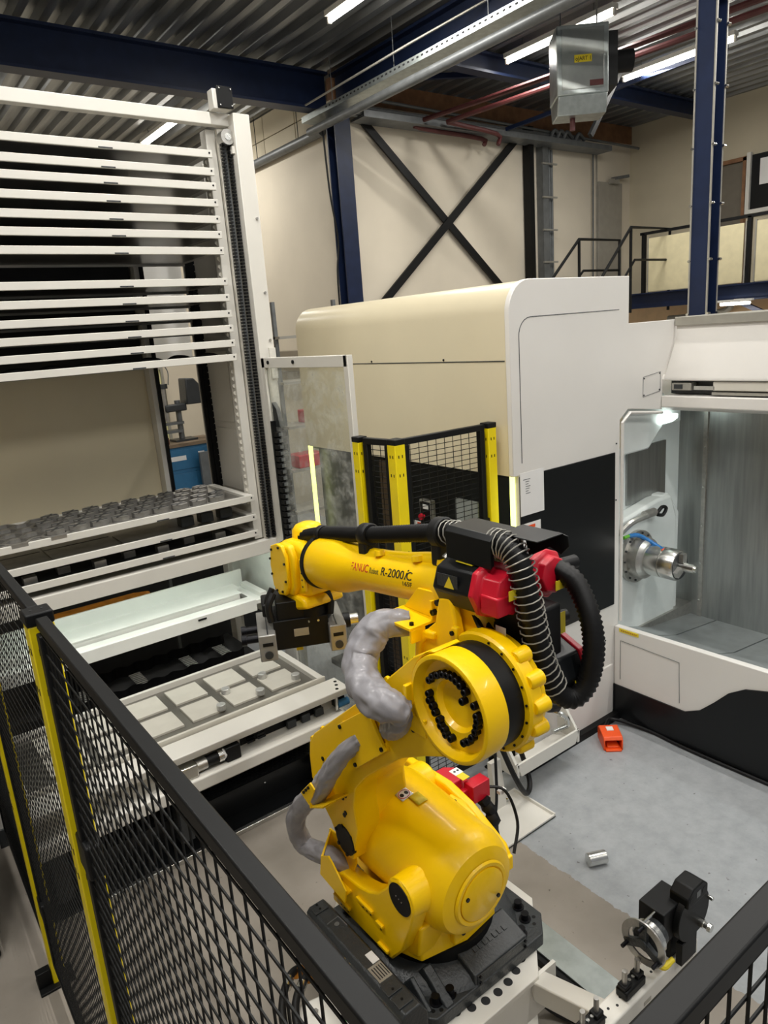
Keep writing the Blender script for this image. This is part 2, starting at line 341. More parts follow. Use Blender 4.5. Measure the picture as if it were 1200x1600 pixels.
# hanging air heater
h = thing('unit_heater', (6.95, 5.4, 4.95), 'galvanised hanging air heater box with yellow name sticker', 'heater')
MB().box(6.70, 7.24, 5.3, 5.75, 5.08, 5.74).build('housing', m_zinc, h, bv=.012)
MB().prism('x', [(5.3, 5.08), (5.75, 5.08), (5.68, 4.9), (5.36, 4.9)], 6.71, 7.23).build('outlet_hood', m_zinc, h, bv=.01)
MB().box(6.75, 7.19, 5.292, 5.3, 5.13, 5.70).build('front_panel', mat('heater_panel_zinc', '#A9ADA9', .33, .8, .15, 5), h, bv=.004)
MB().box(7.24, 7.34, 5.33, 5.72, 5.15, 5.66).build('fan_cage', m_dark, h)
MB().cyl((7.32, 5.45, 5.4), (7.52, 5.45, 5.4), .11, n=14).build('fan_motor', m_black, h)
MB().box(6.88, 7.06, 5.286, 5.292, 5.38, 5.45).build('name_sticker', m_ylab, h)
text('sticker_lettering', 'oJART 1', .055, m_ink, h, frame((6.89, 5.285, 5.395), (1, 0, 0), (0, 0, 1)), width=.155)
MB().box(7.04, 7.18, 5.286, 5.292, 5.15, 5.205).build('rating_plate', m_dred, h)
MB().cyl((6.9, 5.5, 4.78), (6.9, 5.5, 4.9), .03, n=10).build('pipe_stub', m_dred, h)
for x in (6.78, 7.16): MB().cyl((x, 5.5, 5.74), (x, 5.5, 6.29), .008, n=6).build('hanger_rod', m_bright, h)
h.rotation_euler.z = R(-40); h.location = (6.394, 4.968, 4.778); h.scale = (.92, .92, .92)
# mezzanine
mz = thing('mezzanine', (10.6, 5.5, 2.6), 'mezzanine platform with navy edge beam beyond the machine', 'platform')
MB().box(10.54, 10.56, -3, 7.25, 2.88, 3.07).box(10.48, 10.62, -3, 7.25, 2.855, 2.88).box(10.48, 10.62, -3, 7.25, 3.07, 3.09).build('edge_beam', m_blue, mz)
MB().box(10.62, 12.19, -3, 8.3, 3.03, 3.09).build('deck', m_grey, mz)
MB().box(11.2, 12.19, 3.0, 8.3, 0, 3.03).build('room_below', mat('peach_wall_paint', '#E3C39B', .7), mz)
rl = thing('mezzanine_railing', (10.55, 5.5, 3.03), 'dark railing with cream board infill along the mezzanine edge', 'railing')
MB().box(10.5, 10.55, -3, 7.0, 3.96, 4.0).build('top_rail', m_black, rl)
for y in (6.92, 5.26, 3.6, 1.9): MB().box(10.5, 10.56, y, y+.05, 3.09, 3.98).build('rail_post', m_black, rl)
for y0, y1 in ((5.36, 6.85), (3.72, 5.18), (2.05, 3.5)):
    p = MB().box(10.51, 10.53, y0, y1, 3.1, 3.9).build('infill_board', mat('cream_board', '#DDD2AC', .6), rl, bv=.003)
    for y in (y0-.04, y1): MB().box(10.505, 10.535, y, y+.02, 3.08, 3.92).build('board_edge', m_lightgrey, rl)
st = thing('stair_handrail', (9.9, 7.3, 3.0), 'black tubular stair handrail rising behind the machine top', 'handrail')
for y in (7.2, 6.55):
    zz = 3.92 if y == 7.2 else 4.0
    q = .35 if y < 7 else 0
    MB().tube([(8.5+q, y, 3.25), (9.25+q, y, zz), (10.25+q, y, zz), (10.25+q, y, 2.8)], .022, 8).build('handrail_tube', m_black, st)
    MB().tube([(8.9+q, y, 3.1), (9.35+q, y, zz-.45), (10.25+q, y, zz-.45)], .018, 8).build('handrail_tube', m_black, st)
    MB().tube([(9.25+q, y, zz), (9.25+q, y, 2.8)], .022, 8).build('handrail_post', m_black, st)
# tube lamp and pipework beneath the mezzanine
lu = thing('tube_lamp', (10.3, 5.2, 2.5), 'small lit tube lamp under the mezzanine beam', 'lamp')
MB().cyl((10.3, 5.12, 2.815), (10.3, 5.54, 2.82), .02, n=8).build('tube', m_tube, lu)
MB().box(10.27, 10.33, 5.08, 5.58, 2.845, 2.875).box(10.28, 10.5, 5.3, 5.34, 2.86, 2.88).build('lamp_housing', m_white, lu)
ld = bpy.data.lights.new('tube_lamp_light', 'AREA'); ld.shape = 'RECTANGLE'; ld.size = .05; ld.size_y = .42; ld.energy = 14; ld.color = (1, .86, .66)
lo = bpy.data.objects.new('tube_lamp_light', ld); COL.objects.link(lo); lo.parent = lu; lo.location = (0, .13, .28)
tag(MB().tube(cat_m([(10.9, 6.72, 2.66), (10.9, 6.33, 2.67), (10.9, 5.95, 2.70), (10.9, 5.72, 2.76), (10.9, 5.64, 3.03)], 4), .05, 8).build('pipe_bend', m_lightgrey), 'grey pipe with elbow under the mezzanine beside the tube lamp', 'pipe')
tag(MB().bar((10.56, 5.45, 2.86), (10.56, 4.8, 2.55), .06, .06).build('knee_brace', m_blue), 'navy knee brace under the mezzanine at the right edge', 'brace')
for k, y in enumerate((6.45, 5.38, 5.24)): tag(MB().box(10.9, 11.0, y, y+.1, 2.0, 2.66).build('narrow_case', m_dark, bv=.01), ('black narrow case under the mezzanine left of the blue column', 'black narrow case under the mezzanine right of the blue column', 'second black narrow case right of the blue column, nearer the edge')[k], 'case')
tag(MB().box(10.7, 11.15, 4.6, 5.45, 2.49, 2.54).build('timber_board', mat('timber', '#B98A4C', .6, 0, .2)), 'light timber board under the mezzanine right of the blue column', 'board')
# fluorescent fixtures
for k, (x, y) in enumerate(LAMPS):
    lab = ('lit fluorescent tube under the roof at the top centre of the hall', 'lit fluorescent tube partly hidden by the hanging heater',
           'lit fluorescent tube right of the heater behind the blue column', 'lit fluorescent tube seen behind the top of the tray rack')
    f = thing('fluorescent_lamp', (x, y, 5.86), lab[k] if k < 4 else 'lit fluorescent tube of the hall beyond the view', 'lamp', 'fluorescent roof lamps')
    MB().cyl((x, y-.74, 5.85), (x, y+.74, 5.85), .028, n=10).build('tube', m_tube, f)
    MB().box(x-.05, x+.05, y-.77, y+.77, 5.88, 5.93).build('lamp_housing', m_white, f)
    for s in (-.5, .5): MB().cyl((x, y+s, 5.93), (x, y+s, 6.03), .006, n=6).build('hanger_rod', m_grey, f)
    for s in (-.76, .76): MB().box(x-.02, x+.02, y+s-.012, y+s+.012, 5.82, 5.88).build('tube_holder', m_white, f)
    ld = bpy.data.lights.new('tube_light', 'AREA'); ld.shape = 'RECTANGLE'; ld.size = .09; ld.size_y = 1.48; ld.energy = LAMP_W; ld.color = (1, .975, .925)
    lo = bpy.data.objects.new('tube_light', ld); COL.objects.link(lo); lo.parent = f; lo.location = (0, 0, -.05)
# ================================================================ tray storage tower
XL, XR, YF, YB = .30, 2.105, 4.374, 5.04           # tray extents
rk = thing('tray_storage_tower', (1.0, 4.7, 0), 'tall white automatic tray storage tower at the left', 'storage tower')
def rbox(n, a, m=m_white, par=rk, bv=.004): return MB().box(*a).build(n, m, par, bv=bv)
rbox('top_beam', (.2, 2.25, 4.37, 4.43, 4.09, 4.16)); rbox('rear_top_beam', (.2, 2.25, 5.2, 5.26, 4.0, 4.1))
rbox('right_upright', (2.235, 2.345, 4.30, 4.44, .2, 4.15)); rbox('inner_upright', (2.105, 2.17, 4.44, 4.52, 1.45, 4.08))
rbox('rear_upright', (2.2, 2.28, 5.2, 5.3, 0, 4.08)); rbox('left_upright', (.17, .28, 4.37, 4.5, 0, 4.15)); rbox('left_rear_upright', (.17, .28, 5.2, 5.3, 0, 4.15))
# right end panel between the uprights, with pressed seams
rbox('end_panel', (2.2, 2.22, 4.44, 5.22, 1.42, 4.06))
for z0, z1 in ((1.75, 2.2), (2.25, 2.75), (2.85, 3.4), (3.5, 3.95)): rbox('seam_panel', (2.192, 2.2, 4.72, 5.05, z0, z1), bv=.002)
# chain channel
rbox('chain_channel', (2.165, 2.24, 4.40, 4.43, 1.45, 4.08), m_tray)
for z in (4.02,): MB().cyl((2.2, 4.33, z), (2.2, 4.40, z), .045, n=20).build('sprocket', m_steel, rk); MB().cyl((2.2, 4.325, z), (2.2, 4.33, z), .02, n=12).build('sprocket_hub', m_bright, rk)
MB().box(2.22, 2.24, 4.33, 4.36, 3.93, 3.97).build('chain_guide', m_white, rk)
lk = MB().box(2.167, 2.185, 4.355, 4.385, 3.995, 4.008).build('chain_link', m_black, rk, label='black roller chain link')
for k in range(1, 125): dupp(lk, rk, (0, 0, -.0204*k))
for k in range(125): dupp(lk, rk, (.045, 0, -.0204*k))
MB().box(2.188, 2.21, 4.39, 4.4, 1.45, 4.0).build('chain_rail', m_grey, rk)
# motor plate on top
rbox('top_plate', (2.115, 2.225, 4.30, 4.37, 4.16, 4.27)); MB().box(2.14, 2.24, 4.285, 4.30, 4.165, 4.285).build('motor_plate', m_black, rk, bv=.004)
for x in (2.153, 2.228):
    for z in (4.18, 4.27): MB().cyl((x, 4.28, z), (x, 4.285, z), .005, n=6).build('plate_screw', m_bright, rk)
# toothed tray supports at the front (on the inner upright) and rear
def comb(name, x, y, z0, z1, m, sgn):
    pts = [(x, z0)]; z = z0
    while z < z1: pts += [(x+sgn*.03, z+.008), (x+sgn*.03, z+.02), (x, z+.03)]; z += .0475
    pts += [(x-sgn*.03, z), (x-sgn*.03, z0)]
    return MB().prism('y', pts, y, y+.012).build(name, m, rk)
rbox('dark_back_panel', (.2, 1.79, 5.27, 5.295, 2.66, 4.05), m_dark)
comb('support_comb', 2.12, 4.46, 1.7, 3.95, m_tray, -1); comb('support_comb', 2.19, 5.08, 1.62, 3.4, m_black, 1)
MB().box(2.13, 2.19, 5.09, 5.11, 1.55, 3.4).build('comb_strip', m_black, rk)
# back cladding with the tall opening
rbox('back_panel', (.2, 1.80, 5.30, 5.33, 1.2, 4.05), m_beige); MB().box(1.80, 1.84, 5.2, 5.34, 1.2, 4.05).build('opening_frame', m_white, rk); MB().box(1.835, 1.86, 5.18, 5.34, 1.2, 4.05).build('opening_seal', m_black, rk)
# lower front beams
rbox('lower_beam', (.2, 2.24, 4.36, 4.42, 1.355, 1.45)); rbox('lower_rear_beam', (.2, 2.2, 5.0, 5.06, 1.40, 1.455)); rbox('floor_plate', (.2, 2.2, 4.42, 5.2, 1.43, 1.44), m_tray)
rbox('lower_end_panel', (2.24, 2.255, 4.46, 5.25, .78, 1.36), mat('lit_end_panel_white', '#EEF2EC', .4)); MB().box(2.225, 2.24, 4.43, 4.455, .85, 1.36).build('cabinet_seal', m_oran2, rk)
rbox('base_frame', (.2, 2.2, 4.36, 4.42, .0, .12), m_dgrey); rbox('rear_base_frame', (.2, 2.2, 5.2, 5.26, 0, .12), m_dgrey)
for z in (3.1, 3.55, 2.8, 2.72): MB().cyl((2.32, 4.29, z), (2.32, 4.30, z), .008, n=8).build('panel_screw', m_steel, rk)
# trays ----------------------------------------------------------
ZT = [3.926, 3.825, 3.742, 3.646, 3.55, 3.46, 3.365, 3.18, 3.082, 2.983, 2.891, 2.798, 2.708, 1.761, 1.625, 1.512]
def tray(label):
    t = thing('rack_tray', (1, 4.7, ZT[0]), label, 'tray', 'sheet metal trays in the storage tower'); z = ZT[0]
    MB().box(XL, XR, YF, YF+.018, z-.022, z+.022).build('front_lip', m_white, t, bv=.003)
    MB().box(XL, XR, YB-.015, YB, z-.02, z+.012).build('rear_lip', m_white, t)
    MB().box(XR-.05, XR, YF+.018, YB-.015, z-.005, z+.018).build('side_lip', m_white, t); MB().box(XL, XL+.05, YF+.018, YB-.015, z-.005, z+.018).build('side_lip', m_white, t)
    MB().box(XL+.05, XR-.05, YF+.018, YB-.015, z-.006, z+.002).build('tray_floor', m_traysteel, t)
    MB().cyl((XR-.02, YF-.002, z+.004), (XR-.02, YF, z+.004), .006, n=8).build('lip_hole', m_black, t)
    MB().box(1.42, 1.50, YF-.0015, YF, z-.02, z-.012).build('label_notch', m_dgrey, t)
    return t
m_traysteel = mat('tray_floor_steel', '#8E8B84', .3, .7, .12, 5)
where = ['topmost tray in the storage tower', 'second tray from the top of the storage tower', 'third tray from the top of the storage tower', 'fourth tray from the top of the storage tower',
         'fifth tray from the top of the storage tower', 'sixth tray from the top of the storage tower', 'seventh tray from the top, last of the upper group',
         'eighth tray from the top, first below the dark gap', 'ninth tray from the top of the storage tower', 'tenth tray from the top of the storage tower', 'eleventh tray from the top of the storage tower',
         'twelfth tray from the top, holding dark wavy parts', 'thirteenth tray from the top, lowest above the big opening', 'tray crowded with hexagonal steel parts below the big opening',
         'empty-looking tray directly under the hexagon tray', 'lowest tray of the tower, with dark interior and steel blocks']
t0 = tray(where[0]); t0['label'] = 'white '+where[0]; TR = [t0]
for k in range(1, 16): TR.append(dup(t0, (1, 4.7, ZT[k]), 'white '+where[k]))
# hexagon tray: cut plate with hexagonal pockets and parts
ph = MB(); zp = ZT[13]+.026
hexplate = []
cx = [(.42+.105*i, 4.45+.155*j+(.0775 if i % 2 else 0)) for i in range(6) for j in range(4)]
holes = [c for c in cx if c[0] < 1.0]
plate = thing('hexagon_cut_plate', (1, 4.7, zp), 'grey steel sheet with hexagonal cutouts lying on the crowded tray', 'steel sheet')
def ring(c, ro, ri, z0, z1):
    o = ngon(c, ro, 6); i = ngon(c, ri, 6); v = [(*p, z) for z in (z0, z1) for p in o]+[(*p, z) for z in (z0, z1) for p in i]; f = []
    for k in range(6):
        j = (k+1) % 6; f += [(6+k, 6+j, 18+j, 18+k), (k, 12+k, 12+j, j), (k, j, 6+j, 6+k), (12+k, 18+k, 18+j, 12+j)]
    return v, f
rg0 = MB().add(*ring((.42, 4.45), .088, .066, zp-.022, zp)).build('pocket_rim', m_hex, plate)
for c in holes:
    if c != (.42, 4.45) and c[1] < 4.98: dupp(rg0, plate, (c[0]-.42, c[1]-4.45, 0))
MB().box(XL+.06, XR-.12, 4.40, 4.415, zp-.02, zp-.002).build('plate_edge', m_hex, plate)
# angled hexagonal-jaw blocks standing on that tray: each a three-armed steel piece
def part_block():
    t = thing('steel_jaw_part', (.9, 4.45, zp-.025), 'x', 'steel part', 'machined steel parts on the hexagon tray')
    pts = []
    for k in range(6):
        a = R(60*k+30); r = .056
        pts.append((.9+r*math.cos(a), 4.45+r*math.sin(a)))
    MB().prism('z', pts, zp-.025, zp+.024).build('block', m_hex, t)
    MB().bar((.9-.05, 4.45, zp+.025), (.9+.05, 4.45, zp+.025), .012, .003).build('slot_mark', m_dgrey, t); MB().bar((.9-.025, 4.45-.043, zp+.025), (.9+.025, 4.45+.043, zp+.025), .012, .003).build('slot_mark', m_dgrey, t)
    MB().prism('z', ngon((.9, 4.45), .022, 12), zp+.0201, zp+.026).build('bore_collar', m_steel, t) if False else None
    return t
pb = None; n = 0
for j in range(4):
    for i in range(11):
        xx = .84+.128*i+(.064 if j % 2 else 0); yy = 4.455+.14*j
        if xx > 1.97: continue
        lab = 'steel hexagon part, %s row from the front, %s from its left end' % (('first', 'second', 'third', 'fourth')[j], ('first', 'second', 'third', 'fourth', 'fifth', 'sixth', 'seventh', 'eighth', 'ninth', 'tenth', 'eleventh')[i])
        if pb is None: pb = part_block(); pb.location = (xx, yy, zp-.025); pb['label'] = lab; q = pb
        else: q = dup(pb, (xx, yy, zp-.025), lab)
        q.rotation_euler.z = R(random.uniform(-8, 8))
# pads seen on the tray below
pd = MB().box(.38, .78, 4.42, 4.7, ZT[14]+.002, ZT[14]+.008).build('tray_pad', m_hex, TR[14])
for i in range(1, 5): dupp(pd, TR[14], (.42*i if i < 3 else .42*(i-3), 0 if i < 3 else .3, 0))
for k, x in enumerate((1.62, 1.76, 1.9)):
    tag(MB().box(x, x+.09, 4.5, 4.58, ZT[14]+.008, ZT[14]+.075).build('steel_block', m_dgrey, bv=.004), ('left of the three dark blocks on the tray under the hexagon tray', 'middle of the three dark blocks on the tray under the hexagon tray', 'right of the three dark blocks on the tray under the hexagon tray')[k], 'steel block')
MB().box(XL+.06, XR-.12, 4.40, 5.0, ZT[15]+.003, ZT[15]+.006).build('tray_liner', m_dark, TR[15])
ordn = ('first', 'second', 'third', 'fourth', 'fifth', 'sixth', 'seventh', 'eighth')
for k in range(8):
    x = .42+.2*k; sm = m_hex if k % 2 else m_bright
    tag(MB().box(x, x+.075, 4.44+(.0 if k % 2 else .06), 4.5+(.0 if k % 2 else .06), ZT[15]+.006, ZT[15]+.05).build('steel_block', m_hex, bv=.003), '%s steel block from the left on the lowest tower tray' % ordn[k], 'steel block', 'steel blocks on the lowest tower tray')
# dark wavy part holders on the tray above the big opening
for k in range(9):
    x = .35+.19*k
    tag(MB().tube(cat_m([(x, 4.5, ZT[12]+.008), (x+.05, 4.5, ZT[12]+.03), (x+.12, 4.5, ZT[12]+.026), (x+.17, 4.5, ZT[12]+.008)], 3), .012, 6).build('wavy_holder', m_rubber), '%s black wavy holder from the left on the lowest upper tray' % (ordn+('ninth',))[k], 'holder', 'black wavy holders')
# slotted white panel seen through the opening behind the trays
sp = thing('slotted_panel', (2.0, 5.6, 1.5), 'white slotted panel visible in the opening behind the trays', 'panel')
MB().box(1.9, 2.35, 5.7, 5.72, 2.68, 3.42).build('sheet', m_paper, sp); MB().box(1.88, 1.905, 5.72, 5.745, 0, 3.42).build('panel_post', m_grey, sp); MB().box(1.78, 2.0, 5.66, 5.8, 0, .02).build('post_foot', m_grey, sp)
for z in (2.78, 2.9, 3.02, 3.14, 3.26):
    for x in (1.97, 2.09, 2.21): MB().box(x, x+.06, 5.69, 5.701, z, z+.014).build('slot', m_dark, sp)
# ---------------------------------------------------------------- lit lift carriage under the lower beam
lc = thing('lift_carriage', (1, 4.8, .9), 'brightly lit white lift carriage under the storage tower beam', 'carriage')
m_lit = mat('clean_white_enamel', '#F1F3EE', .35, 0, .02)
MB().box(.30, 2.04, 4.40, 4.43, .945, 1.03).build('front_rail', m_lit, lc, bv=.003)
MB().box(.30, 2.04, 4.43, 4.50, 1.015, 1.03).build('front_shelf', m_lit, lc, bv=.003)
MB().box(.30, 1.97, 4.515, 4.53, .95, 1.062).build('riser', m_lit, lc); MB().box(.30, 1.985, 4.505, 4.66, 1.062, 1.072).build('mid_shelf', m_lit, lc, bv=.003)
MB().box(.30, 2.13, 4.80, 4.82, .95, 1.142).build('rear_rail', m_lit, lc, bv=.003); MB().box(.30, 2.05, 4.66, 4.80, 1.035, 1.045).build('rear_shelf', m_lit, lc)
MB().box(2.04, 2.18, 4.42, 4.80, .985, 1.015).build('end_rail', m_lit, lc, bv=.003); MB().box(2.10, 2.15, 4.45, 4.78, 1.015, 1.05).build('guide_bar', m_lit, lc, bv=.002)
MB().box(1.6, 1.66, 4.395, 4.40, 1.0, 1.012).build('rail_clip', m_black, lc)
# the cabinet light of the carriage bay (fixture under the lower beam)
cl = thing('bay_lamp', (1, 4.5, 1.35), 'white lamp strip under the tower beam lighting the carriage', 'lamp')
MB().box(.2, 2.1, 4.44, 4.48, 1.40, 1.425).build('lamp_strip', m_lamp, cl)
ld = bpy.data.lights.new('bay_light', 'AREA'); ld.shape = 'RECTANGLE'; ld.size = 1.9; ld.size_y = .05; ld.energy = 1.0; ld.color = (.97, 1, .96)
lo = bpy.data.objects.new('bay_light', ld); COL.objects.link(lo); lo.parent = cl; lo.location = (.1, -.02, .04); lo.rotation_euler = (R(12), 0, 0)
pk = thing('lifting_fork', (1.2, 5.56, 0), 'worn orange steel fork visible below the tower beam', 'fork')
MB().prism('z', [(.75, 5.5), (.9, 5.45), (1.6, 5.5), (1.68, 5.6), (1.55, 5.66), (.8, 5.66)], .84, .90).build('fork_blade', m_oran2, pk, bv=.02); MB().box(.8, .95, 5.5, 5.65, 0, .84).build('fork_stand', m_dgrey, pk)
tag(MB().box(.2, 3.2, 6.0, 6.05, 0, 1.5).build('dark_backdrop', m_dark), 'dark backdrop sheet added behind the carriage bay', 'panel')  # added backdrop, darkens the view behind the carriage bay
tag(MB().box(2.22, 2.28, 5.28, 5.34, .9, 1.5).build('yellow_post', m_fyel), 'short yellow post at the rear corner of the carriage bay', 'post')
# black belt bed below the carriage with wavy edges
bb = thing('belt_bed', (1, 4.4, .5), 'black wavy-edged belt bed behind the tray table', 'belt')
MB().box(.29, 2.1, 4.36, 5.15, .50, .52).build('bed', m_dark, bb)
for y in (4.46, 4.62, 4.98):
    pts = [(x*.02+.30, y+.018*math.sin(x*.9)) for x in range(0, 86)]
    v = [(p[0], p[1], z) for z in (.52, .60) for p in pts]; n_ = len(pts)
    MB().add(v, [(i, i+1, n_+i+1, n_+i) for i in range(n_-1)]).build('wavy_belt', m_rubber, bb)
for x in (.9, 1.255, 1.625, 1.89):
    for k in range(9): MB().bar((x-.04, 4.655+.028*k, .56), (x+.04, 4.655+.028*k, .56), .009, .008).build('roller_wire', m_steel, bb)
# ================================================================ tray table in front of the tower
tb = thing('tray_table', (1, 3.8, 0), 'white tray extraction table in front of the storage tower', 'table')
MB().prism('x', [(3.47, .655), (3.645, .655), (3.645, .60), (3.49, .60), (3.48, .61)], .29, 2.165).build('front_beam', m_white, tb, bv=.006)
MB().box(.29, 2.12, 3.50, 3.60, .47, .485).build('shelf', m_white, tb, bv=.003); MB().box(.29, 2.12, 3.44, 3.50, .42, .50).build('lower_beam', m_white, tb, bv=.01)
MB().box(.29, 2.12, 3.60, 3.62, .42, .62).build('web_plate', m_tray, tb)
MB().box(.29, 2.1, 3.66, 4.30, .60, .62).build('deck', m_tray, tb)
for x in (2.125, 2.135, 2.145): pass
for k, (x, y) in enumerate(((2.09, 3.5), (2.115, 3.545), (2.135, 3.59))): MB().cyl((x, y, .6552), (x, y, .6562), .011, n=12).build('bolt_hole', m_black, tb)
MB().box(1.45, 2.02, 3.595, 3.602, .49, .56).build('cable_slot', m_black, tb, bv=.02)
for x in (1.75, 1.85, 1.95): MB().box(x, x+.06, 3.55, 3.58, .49, .54).build('sensor_block', m_dgrey, tb, bv=.004)
MB().cyl((2.09, 3.52, .50), (2.09, 3.52, .60), .012, n=8).build('air_fitting', m_bright, tb)
MB().box(2.1, 2.17, 3.55, 3.62, .5, .6).build('end_bracket', m_black, tb); MB().cyl((2.1, 3.53, .53), (2.18, 3.53, .53), .025, n=10).build('blue_fitting', m_blued, tb)
# drive: gearbox, coupling, bearing, drag-chain drum
MB().box(1.0, 1.14, 3.46, 3.55, .50, .58).build('gearbox', m_bright, tb, bv=.008); MB().cyl((1.14, 3.505, .54), (1.2, 3.505, .54), .034, n=16).build('gear_flange', m_steel, tb)
MB().cyl((1.2, 3.505, .545), (1.27, 3.505, .545), .032, n=16).build('drive_motor', m_black, tb); MB().cyl((1.27, 3.505, .545), (1.3, 3.505, .545), .036, n=16).build('motor_ring', m_bright, tb)
MB().box(1.31, 1.40, 3.47, 3.54, .5, .59).build('bearing_block', m_black, tb, bv=.006); MB().cyl((1.3, 3.5, .55), (1.35, 3.5, .55), .03, n=14).build('white_coupling', m_paper, tb)
for k in range(11):
    a = R(-70+k*26); MB().bar((1.48+.05*k/11, 3.545+.04*math.cos(a), .56+.045*math.sin(a)), (1.53+.05*k/11, 3.545+.04*math.cos(a), .56+.045*math.sin(a)), .014, .014).build('drag_chain_link', m_black, tb)
MB().box(.29, 2.1, 3.92, 4.25, .19, .42).build('underframe', m_dark, tb)
for x in (.35, 1.0, 1.9): MB().box(x, x+.08, 3.52, 3.6, .1, .42).build('leg', m_dgrey, tb)
# black platform in front: floor plate, kick panel, checker plate
pf = thing('checker_platform', (1, 3.6, 0), 'black checker plate step platform under the tray table', 'platform')
MB().box(.29, 2.25, 3.52, 3.68, .0, .02).build('floor_strip', m_blackgl, pf); MB().box(.29, 2.25, 3.49, 3.52, 0, .028).build('edge_profile', m_bright, pf, bv=.004)
MB().box(.29, 2.2, 3.66, 3.67, .02, .185).build('kick_panel', m_blackgl, pf); MB().cyl((1.6, 3.655, .14), (1.6, 3.66, .14), .006, n=8).build('panel_screw', m_bright, pf)
MB().box(.29, 2.2, 3.67, 4.2, .175, .185).build('checker_base', m_checker, pf)
mbk = MB()
for i in range(17, 122):
    for j in range(7):
        x, y = .018*i, 3.69+.03*j; a = R(45 if (i+j) % 2 else -45); mbk.M = Matrix.Translation((x, y, .1875)) @ Matrix.Rotation(a, 4, 'Z')
        mbk.box(-.011, .011, -.003, .003, -.003, .0015)
mbk.M = None; mbk.build('checker_bars', m_checker, pf, kind='stuff')
# tray lying on the table, 2 x 8 light pads
tt = thing('work_tray', (1, 3.99, .62), 'open tray with light square pads on the tray table', 'tray')
MB().box(.30, 2.105, 3.665, 4.325, .632, .64).build('tray_floor', m_traysteel, tt)
MB().box(.30, 2.105, 3.655, 3.672, .63, .68).build('front_lip', m_tray, tt, bv=.004); MB().box(.30, 2.105, 4.315, 4.34, .63, .68).build('rear_lip', m_white, tt, bv=.004)
MB().box(2.06, 2.105, 3.672, 4.315, .63, .672).build('side_lip', m_white, tt, bv=.004); MB().box(.30, .34, 3.672, 4.315, .63, .672).build('side_lip', m_white, tt)
p0 = MB().box(1.785, 1.995, 4.05, 4.262, .64, .655).build('pad', m_padw, tt, bv=.002)
for i in range(6):
    for j in range(2):
        if i or j: dupp(p0, tt, (-.264*i, -.266*j, 0))
m_slug = mat('turned_steel', '#CFCFCC', .3, .55, .1, 30)
cyl_l = ['front-right steel slug on the tray table pads, nearest the robot arm', 'steel slug at the rear right on the tray table pads', 'steel slug front and centre on the tray table pads', 'steel slug rear and centre on the tray table pads', 'steel slug leftmost on the tray table pads']
for k, (x, y) in enumerate(((1.974, 3.811), (1.819, 3.98), (1.707, 3.792), (1.55, 3.961), (1.442, 3.792))):
    s = thing('steel_slug', (x, y, .655), cyl_l[k], 'steel slug', 'round steel slugs on the tray table')
    MB().lathe((x, y, .655), (0, 0, 1), [(0, .026), (.002, .028), (.033, .028), (.035, .026)], 20).build('slug_body', m_slug, s)
# acrylic safety panel between tower and fence
pp = thing('acrylic_panel', (2.25, 3.75, .3), 'smeared clear acrylic safety panel in a white frame beside the tower', 'panel')
MB().box(2.235, 2.27, 3.30, 4.30, 2.625, 2.69).build('top_frame', m_white, pp, bv=.003); MB().box(2.235, 2.27, 3.29, 3.335, .3, 2.69).build('right_frame', m_white, pp, bv=.003); MB().box(2.235, 2.27, 4.26, 4.30, .3, 2.69).build('left_frame', m_white, pp)
MB().box(2.235, 2.27, 3.33, 4.26, .3, .36).build('bottom_frame', m_white, pp)
MB().box(2.25, 2.256, 3.335, 4.26, .36, 2.63).build('pane', m_plexi, pp)
for y in (3.88, 4.2): MB().cyl((2.228, y, 2.66), (2.235, y, 2.66), .012, n=10).build('frame_bolt', m_black, pp)
MB().box(2.30, 2.345, 4.285, 4.3, 2.55, 2.75).build('corner_bracket', m_white, pp)
# vertical energy chain beside the tower
ec = thing('energy_chain', (2.24, 4.24, 1.3), 'black vertical energy chain hanging beside the tower upright', 'cable chain')
MB().box(2.22, 2.3, 4.215, 4.235, .9, 2.28).build('chain_back', m_black, ec)
k0 = MB().box(2.222, 2.298, 4.165, 4.215, 1.0, 1.035).build('chain_segment', m_black, ec, bv=.004); k1 = MB().box(2.235, 2.262, 4.160, 4.165, 1.006, 1.028).build('segment_window', m_grey, ec)
for k in range(1, 29): dupp(k0, ec, (0, 0, .042*k)); dupp(k1, ec, (0, 0, .042*k))
MB().prism('x', [(4.16, 2.24), (4.19, 2.36), (4.24, 2.40), (4.24, 2.24)], 2.25, 2.28).build('cable_clamp', m_dgrey, ec)
# shelf with red bins seen through the acrylic, blue tool cabinet with drill press behind the tower
sh = thing('parts_shelf', (4.3, 7.2, 0), 'grey shelf with red bins seen through the acrylic panel', 'shelf')
for x in (3.95, 4.75): MB().box(x, x+.04, 7.2, 7.24, 0, 3.2).build('shelf_post', m_grey, sh)
for z in (.8, 1.3, 1.8, 2.3, 2.8): MB().box(3.95, 4.8, 7.1, 7.5, z, z+.03).build('shelf_board', m_lightgrey, sh)
for k, (x, z) in enumerate(((4.25, 1.83), (4.05, 1.33), (4.5, 2.33))): tag(MB().box(x, x+.35, 7.12, 7.4, z, z+.15).build('red_bin', m_red, bv=.01), ('red bin on the middle board of the shelf behind the acrylic panel', 'red bin on the second board of the shelf behind the acrylic panel', 'red bin highest on the shelf behind the acrylic panel')[k], 'bin')
bc = thing('tool_cabinet', (4.05, 10.6, 0), 'blue steel tool cabinet seen through the tower opening', 'cabinet')
MB().box(3.5, 4.55, 10.5, 11.1, 0, 1.33).build('cabinet_body', m_blued, bc, bv=.01); MB().box(3.47, 4.58, 10.46, 11.12, 1.33, 1.38).build('worktop', mat('worn_worktop', '#7C6A55', .6, 0, .3), bc)
